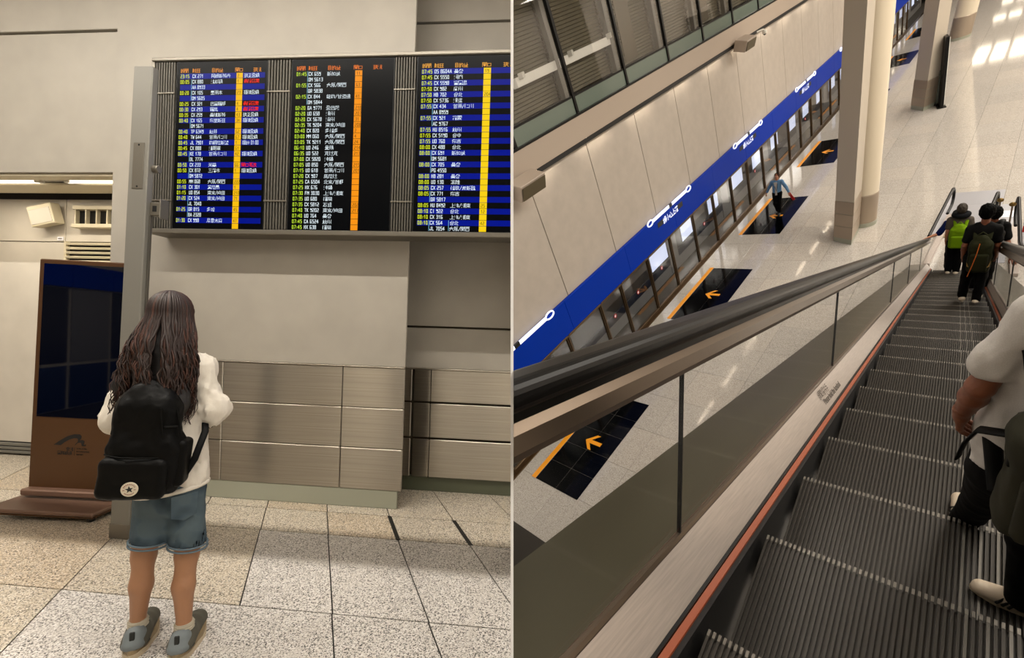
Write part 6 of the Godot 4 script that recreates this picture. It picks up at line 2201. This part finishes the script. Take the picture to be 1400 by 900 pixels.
func travellers() -> void:
	mat("brass_cloth", Color(0.55, 0.42, 0.18), 0.7)
	var F := Vector3(0, 0, -1)
	# the woman on the platform
	var t := hall(Vector3(-6.40, FY, -18.05))
	var o := thing("person", "person in a light blue shirt walking on the platform with a red folder", "person", t)
	figure(o, {"head": Vector3(0.03, 1.54, -0.02), "neck": Vector3(0.03, 1.38, 0), "chest": Vector3(0.02, 1.20, 0), "pelvis": Vector3(0.0, 0.92, 0), "shL": Vector3(0.19, 1.32, 0), "elL": Vector3(0.33, 1.08, 0.02), "wrL": Vector3(0.43, 0.88, 0.06), "shR": Vector3(-0.14, 1.32, 0), "elR": Vector3(-0.27, 1.11, -0.04), "wrR": Vector3(-0.36, 0.92, -0.02),
		"hipL": Vector3(0.09, 0.86, 0), "knL": Vector3(0.075, 0.48, 0.05), "anL": Vector3(0.06, 0.09, 0.06), "toeL": Vector3(0.07, 0.036, 0.20), "hipR": Vector3(-0.08, 0.86, 0), "knR": Vector3(-0.06, 0.48, 0.08), "anR": Vector3(-0.05, 0.09, -0.10), "toeR": Vector3(-0.05, 0.036, 0.04)},
		{"s": 0.98, "fwd": Vector3(0.1, 0, 1).normalized(), "skin": M.skin, "top": M.denim_shirt, "bottom": M.black_cloth, "shoe": M.ink, "sole": M.ink, "hair": M.hair_black, "bun": true, "sleeve": 2.0, "hem": -0.13, "top_name": "blue_shirt", "hair_big": 0.97, "curlL": 0.9})
	var b := Mb.new()
	b.prism(PackedVector2Array([Vector2(-0.045, 1.34), Vector2(0.07, 1.34), Vector2(0.05, 1.1), Vector2(0.04, 0.83), Vector2(-0.03, 0.83), Vector2(-0.02, 1.1)]), 0.108, 0.118)
	obj("white_top", b, M.white_cotton, o)
	b = Mb.new()
	b.tube([Vector3(-0.03, 1.36, 0.06), Vector3(-0.01, 1.15, 0.125), Vector3(0.03, 1.0, 0.13), Vector3(0.06, 1.15, 0.125), Vector3(0.08, 1.36, 0.06)], [0.008], 5)
	obj("lanyard", b, M.navy, o)
	o = thing("folder", "dark red folder held in the hand of the person walking on the platform", "folder", hall(Vector3(-6.40, FY, -18.05)) * Transform3D(Basis(Vector3.BACK, 0.5), Vector3(0.50, 0.74, 0.08)))
	b = Mb.new()
	b.bx(-0.045, 0.045, -0.19, 0.15, -0.012, 0.012, 0.006)
	obj("cover", b, M.sticker_red, o)
	b = Mb.new()
	b.bx(0.03, 0.043, -0.185, 0.145, -0.008, 0.008)
	obj("paper_edge", b, M.white_paint, o)
	# lime rucksack traveller
	t = hall(Vector3(-0.92, -7.70, -12.9))
	o = thing("person", "person in a grey shirt with a dark neck pillow near the escalator foot", "person", t)
	figure(o, {"head": Vector3(0.02, 1.68, -0.02), "neck": Vector3(0.01, 1.50, 0), "chest": Vector3(0, 1.28, 0), "pelvis": Vector3(-0.02, 0.90, 0), "shL": Vector3(-0.17, 1.42, 0), "elL": Vector3(-0.21, 1.13, 0.02), "wrL": Vector3(-0.22, 0.88, -0.02), "shR": Vector3(0.19, 1.42, 0), "elR": Vector3(0.25, 1.13, 0.02), "wrR": Vector3(0.22, 0.90, -0.08),
		"hipL": Vector3(-0.10, 0.86, 0), "knL": Vector3(-0.11, 0.48, -0.02), "anL": Vector3(-0.115, 0.09, 0), "toeL": Vector3(-0.12, 0.036, -0.15), "hipR": Vector3(0.07, 0.86, 0), "knR": Vector3(0.06, 0.48, -0.03), "anR": Vector3(0.05, 0.09, 0), "toeR": Vector3(0.06, 0.036, -0.15)},
		{"s": 1.0, "fwd": F, "skin": M.skin, "top": M.grey_cotton, "bottom": M.black_cloth, "shoe": M.shoe_white, "sleeve": 0.6, "hair": M.cap_brown, "hair_big": 1.0, "xs": 0.85})
	rucksack(t * Transform3D(Basis(), Vector3(0.03, 1.10, 0.10)), "lime green backpack on the person in the grey shirt", Vector3(0.16, 0.29, 0.09), M.lime, M.lime, false)
	o = thing("neck_pillow", "dark navy neck pillow round the neck of the person with the lime backpack", "neck pillow", t)
	b = Mb.new()
	var ring := []
	for k in 15:
		var a := PI * (-0.3 + 1.6 * k / 14.0)
		ring.append(Vector3(0.015 + 0.105 * cos(a), 1.545, 0.01 + 0.10 * sin(a)))
	b.tube(ring, [0.05, 0.056, 0.058, 0.058, 0.058, 0.058, 0.058, 0.058, 0.058, 0.058, 0.058, 0.058, 0.058, 0.056, 0.05], 12)
	obj("cushion", b, M.navy, o)
	# the one with a hand on the left rail, mostly hidden
	t = hall(Vector3(-1.02, -8.1, -13.75))
	o = thing("person", "person in blue reaching a hand to the left handrail, mostly hidden by the lime backpack", "person", t)
	figure(o, {"head": Vector3(-0.02, 1.55, 0.0), "neck": Vector3(0, 1.40, 0), "chest": Vector3(0, 1.18, 0), "pelvis": Vector3(0, 0.88, 0), "shL": Vector3(-0.17, 1.33, 0), "elL": Vector3(-0.30, 1.06, 0.05), "wrL": Vector3(-0.46, 1.02, 0.14), "shR": Vector3(0.17, 1.33, 0), "elR": Vector3(0.2, 1.05, 0), "wrR": Vector3(0.17, 0.85, -0.08),
		"hipL": Vector3(-0.08, 0.84, 0), "knL": Vector3(-0.09, 0.46, 0), "anL": Vector3(-0.09, 0.09, 0), "toeL": Vector3(-0.09, 0.036, -0.15), "hipR": Vector3(0.08, 0.84, 0), "knR": Vector3(0.08, 0.46, 0), "anR": Vector3(0.08, 0.09, 0), "toeR": Vector3(0.08, 0.036, -0.15)},
		{"s": 0.95, "fwd": F, "skin": M.skin, "top": M.blue_cloth, "bottom": M.black_cloth, "shoe": M.ink, "sleeve": 0.95, "hair": M.hair_black, "palmL": Vector3.DOWN, "thumbL": Vector3(1, 0, -1), "curlL": 0.3})
	# olive rucksack traveller
	t = hall(Vector3(-0.33, -5.06, -7.75))
	o = thing("person", "person with thick black hair in a black t-shirt, standing midway on the escalator", "person", t)
	figure(o, {"head": Vector3(0.03, 1.385, -0.02), "neck": Vector3(0.025, 1.24, 0), "chest": Vector3(0.02, 1.06, 0), "pelvis": Vector3(0.0, 0.74, 0), "shL": Vector3(-0.125, 1.14, 0), "elL": Vector3(-0.175, 0.90, 0.03), "wrL": Vector3(-0.18, 0.70, -0.02), "shR": Vector3(0.175, 1.14, 0), "elR": Vector3(0.205, 0.90, 0.02), "wrR": Vector3(0.20, 0.70, -0.06),
		"hipL": Vector3(-0.085, 0.71, 0), "knL": Vector3(-0.105, 0.39, -0.02), "anL": Vector3(-0.125, 0.075, 0), "toeL": Vector3(-0.15, 0.03, -0.12), "hipR": Vector3(0.075, 0.71, 0), "knR": Vector3(0.075, 0.39, -0.02), "anR": Vector3(0.06, 0.06, 0.06), "toeR": Vector3(0.08, 0.03, -0.06)},
		{"s": 0.80, "xs": 0.82, "fwd": F, "skin": M.skin_tan, "top": M.black_shirt, "bottom": M.black_cloth, "shoe": M.shoe_white, "sleeve": 0.62, "hair": M.hair_black, "hair_big": 1.12})
	rucksack(t * Transform3D(Basis(), Vector3(0.02, 0.84, 0.075)), "dark olive backpack with an orange strap, on the person in black t-shirt", Vector3(0.112, 0.27, 0.075), M.olive, M.olive, true)
	# in front of them, in black, a hand on the right rail
	t = hall(Vector3(-0.33, -5.98, -9.45))
	o = thing("person", "person in black with a hand on the right handrail, behind the olive backpack", "person", t)
	figure(o, {"head": Vector3(0.06, 1.48, 0.0), "neck": Vector3(0.05, 1.34, 0), "chest": Vector3(0.03, 1.15, 0), "pelvis": Vector3(0, 0.84, 0), "shL": Vector3(-0.14, 1.25, 0), "elL": Vector3(-0.22, 1.0, 0), "wrL": Vector3(-0.2, 0.8, -0.1), "shR": Vector3(0.20, 1.25, 0), "elR": Vector3(0.26, 1.0, 0.10), "wrR": Vector3(0.35, 0.86, 0.30),
		"hipL": Vector3(-0.08, 0.8, 0), "knL": Vector3(-0.09, 0.44, 0), "anL": Vector3(-0.09, 0.085, 0), "toeL": Vector3(-0.09, 0.034, -0.14), "hipR": Vector3(0.08, 0.8, 0), "knR": Vector3(0.08, 0.44, 0), "anR": Vector3(0.08, 0.085, 0), "toeR": Vector3(0.08, 0.034, -0.14)},
		{"s": 0.88, "xs": 0.9, "fwd": F, "skin": M.skin_tan, "top": M.black_cloth, "bottom": M.black_cloth, "shoe": M.ink, "sleeve": 0.7, "hair": M.hair_black, "palmR": Vector3.DOWN, "thumbR": Vector3(-1, 0, 0), "curlR": 0.35})
	rucksack(t * Transform3D(Basis(), Vector3(0.04, 1.08, 0.08)), "black backpack on the half hidden person in black", Vector3(0.15, 0.22, 0.07), M.nylon, M.nylon, false)
	near_man(F)

func near_man(F: Vector3) -> void:
	var b0 := Vector3(0.10, -1.895, -1.15)
	var t := hall(b0)
	var o := thing("person", "person in a white t-shirt and black trousers at the right edge, nearest on the escalator", "person", t)
	figure(o, {"head": Vector3(0.14, -0.525, -1.075) - b0, "neck": Vector3(0.13, -0.635, -1.05) - b0, "chest": Vector3(0.112, -0.80, -1.06) - b0, "pelvis": Vector3(0.078, -1.20, -1.13) - b0,
		"shL": Vector3(0.045, -0.715, -1.06) - b0, "elL": Vector3(-0.012, -0.905, -1.05) - b0, "wrL": Vector3(-0.034, -1.03, -1.09) - b0, "handL": Vector3(-0.034, -1.09, -1.115) - b0,
		"shR": Vector3(0.205, -0.715, -1.06) - b0, "elR": Vector3(0.235, -0.90, -1.04) - b0, "wrR": Vector3(0.225, -0.98, -1.14) - b0,
		"hipL": Vector3(0.045, -1.27, -1.15) - b0, "knL": Vector3(0.035, -1.64, -1.36) - b0, "anL": Vector3(0.0, -2.07, -1.58) - b0, "toeL": Vector3(-0.018, -2.111, -1.70) - b0,
		"hipR": Vector3(0.115, -1.27, -1.15) - b0, "knR": Vector3(0.135, -1.56, -1.19) - b0, "anR": Vector3(0.152, -1.83, -1.19) - b0, "toeR": Vector3(0.088, -1.871, -1.195) - b0},
		{"s": 0.64, "fwd": F, "skin": M.skin_tan, "top": M.white_cotton, "bottom": M.black_cloth, "shoe": M.shoe_white, "sole": M.sole, "sleeve": 0.66, "hair": M.hair_black, "stripes": true, "cell": 0.010, "hand_cell": 0.0045, "hem": 0.02, "crease": 0.03, "wrinkles": 6.0, "curlL": 0.5, "thumbL": Vector3(0, 0, -1), "palmL": Vector3(1, 0, 0.3), "chest_r": 0.145, "hem_r": 0.15})
	var bag := hall(Vector3(0.125, -0.985, -0.985), 0.1)
	var g := rucksack(bag, "olive grey backpack of the person in the white t-shirt, at the right edge", Vector3(0.092, 0.185, 0.055), M.olive_grey, M.nylon, false)
	var z := Mb.new()
	z.tube([Vector3(-0.085, 0.05, 0.02), Vector3(-0.128, 0.03, 0.0), Vector3(-0.143, -0.03, -0.015), Vector3(-0.15, -0.09, -0.02)], [0.013, 0.013, 0.012, 0.011], 8, true, 0.3)
	obj("loose_strap", z, M.nylon, g)
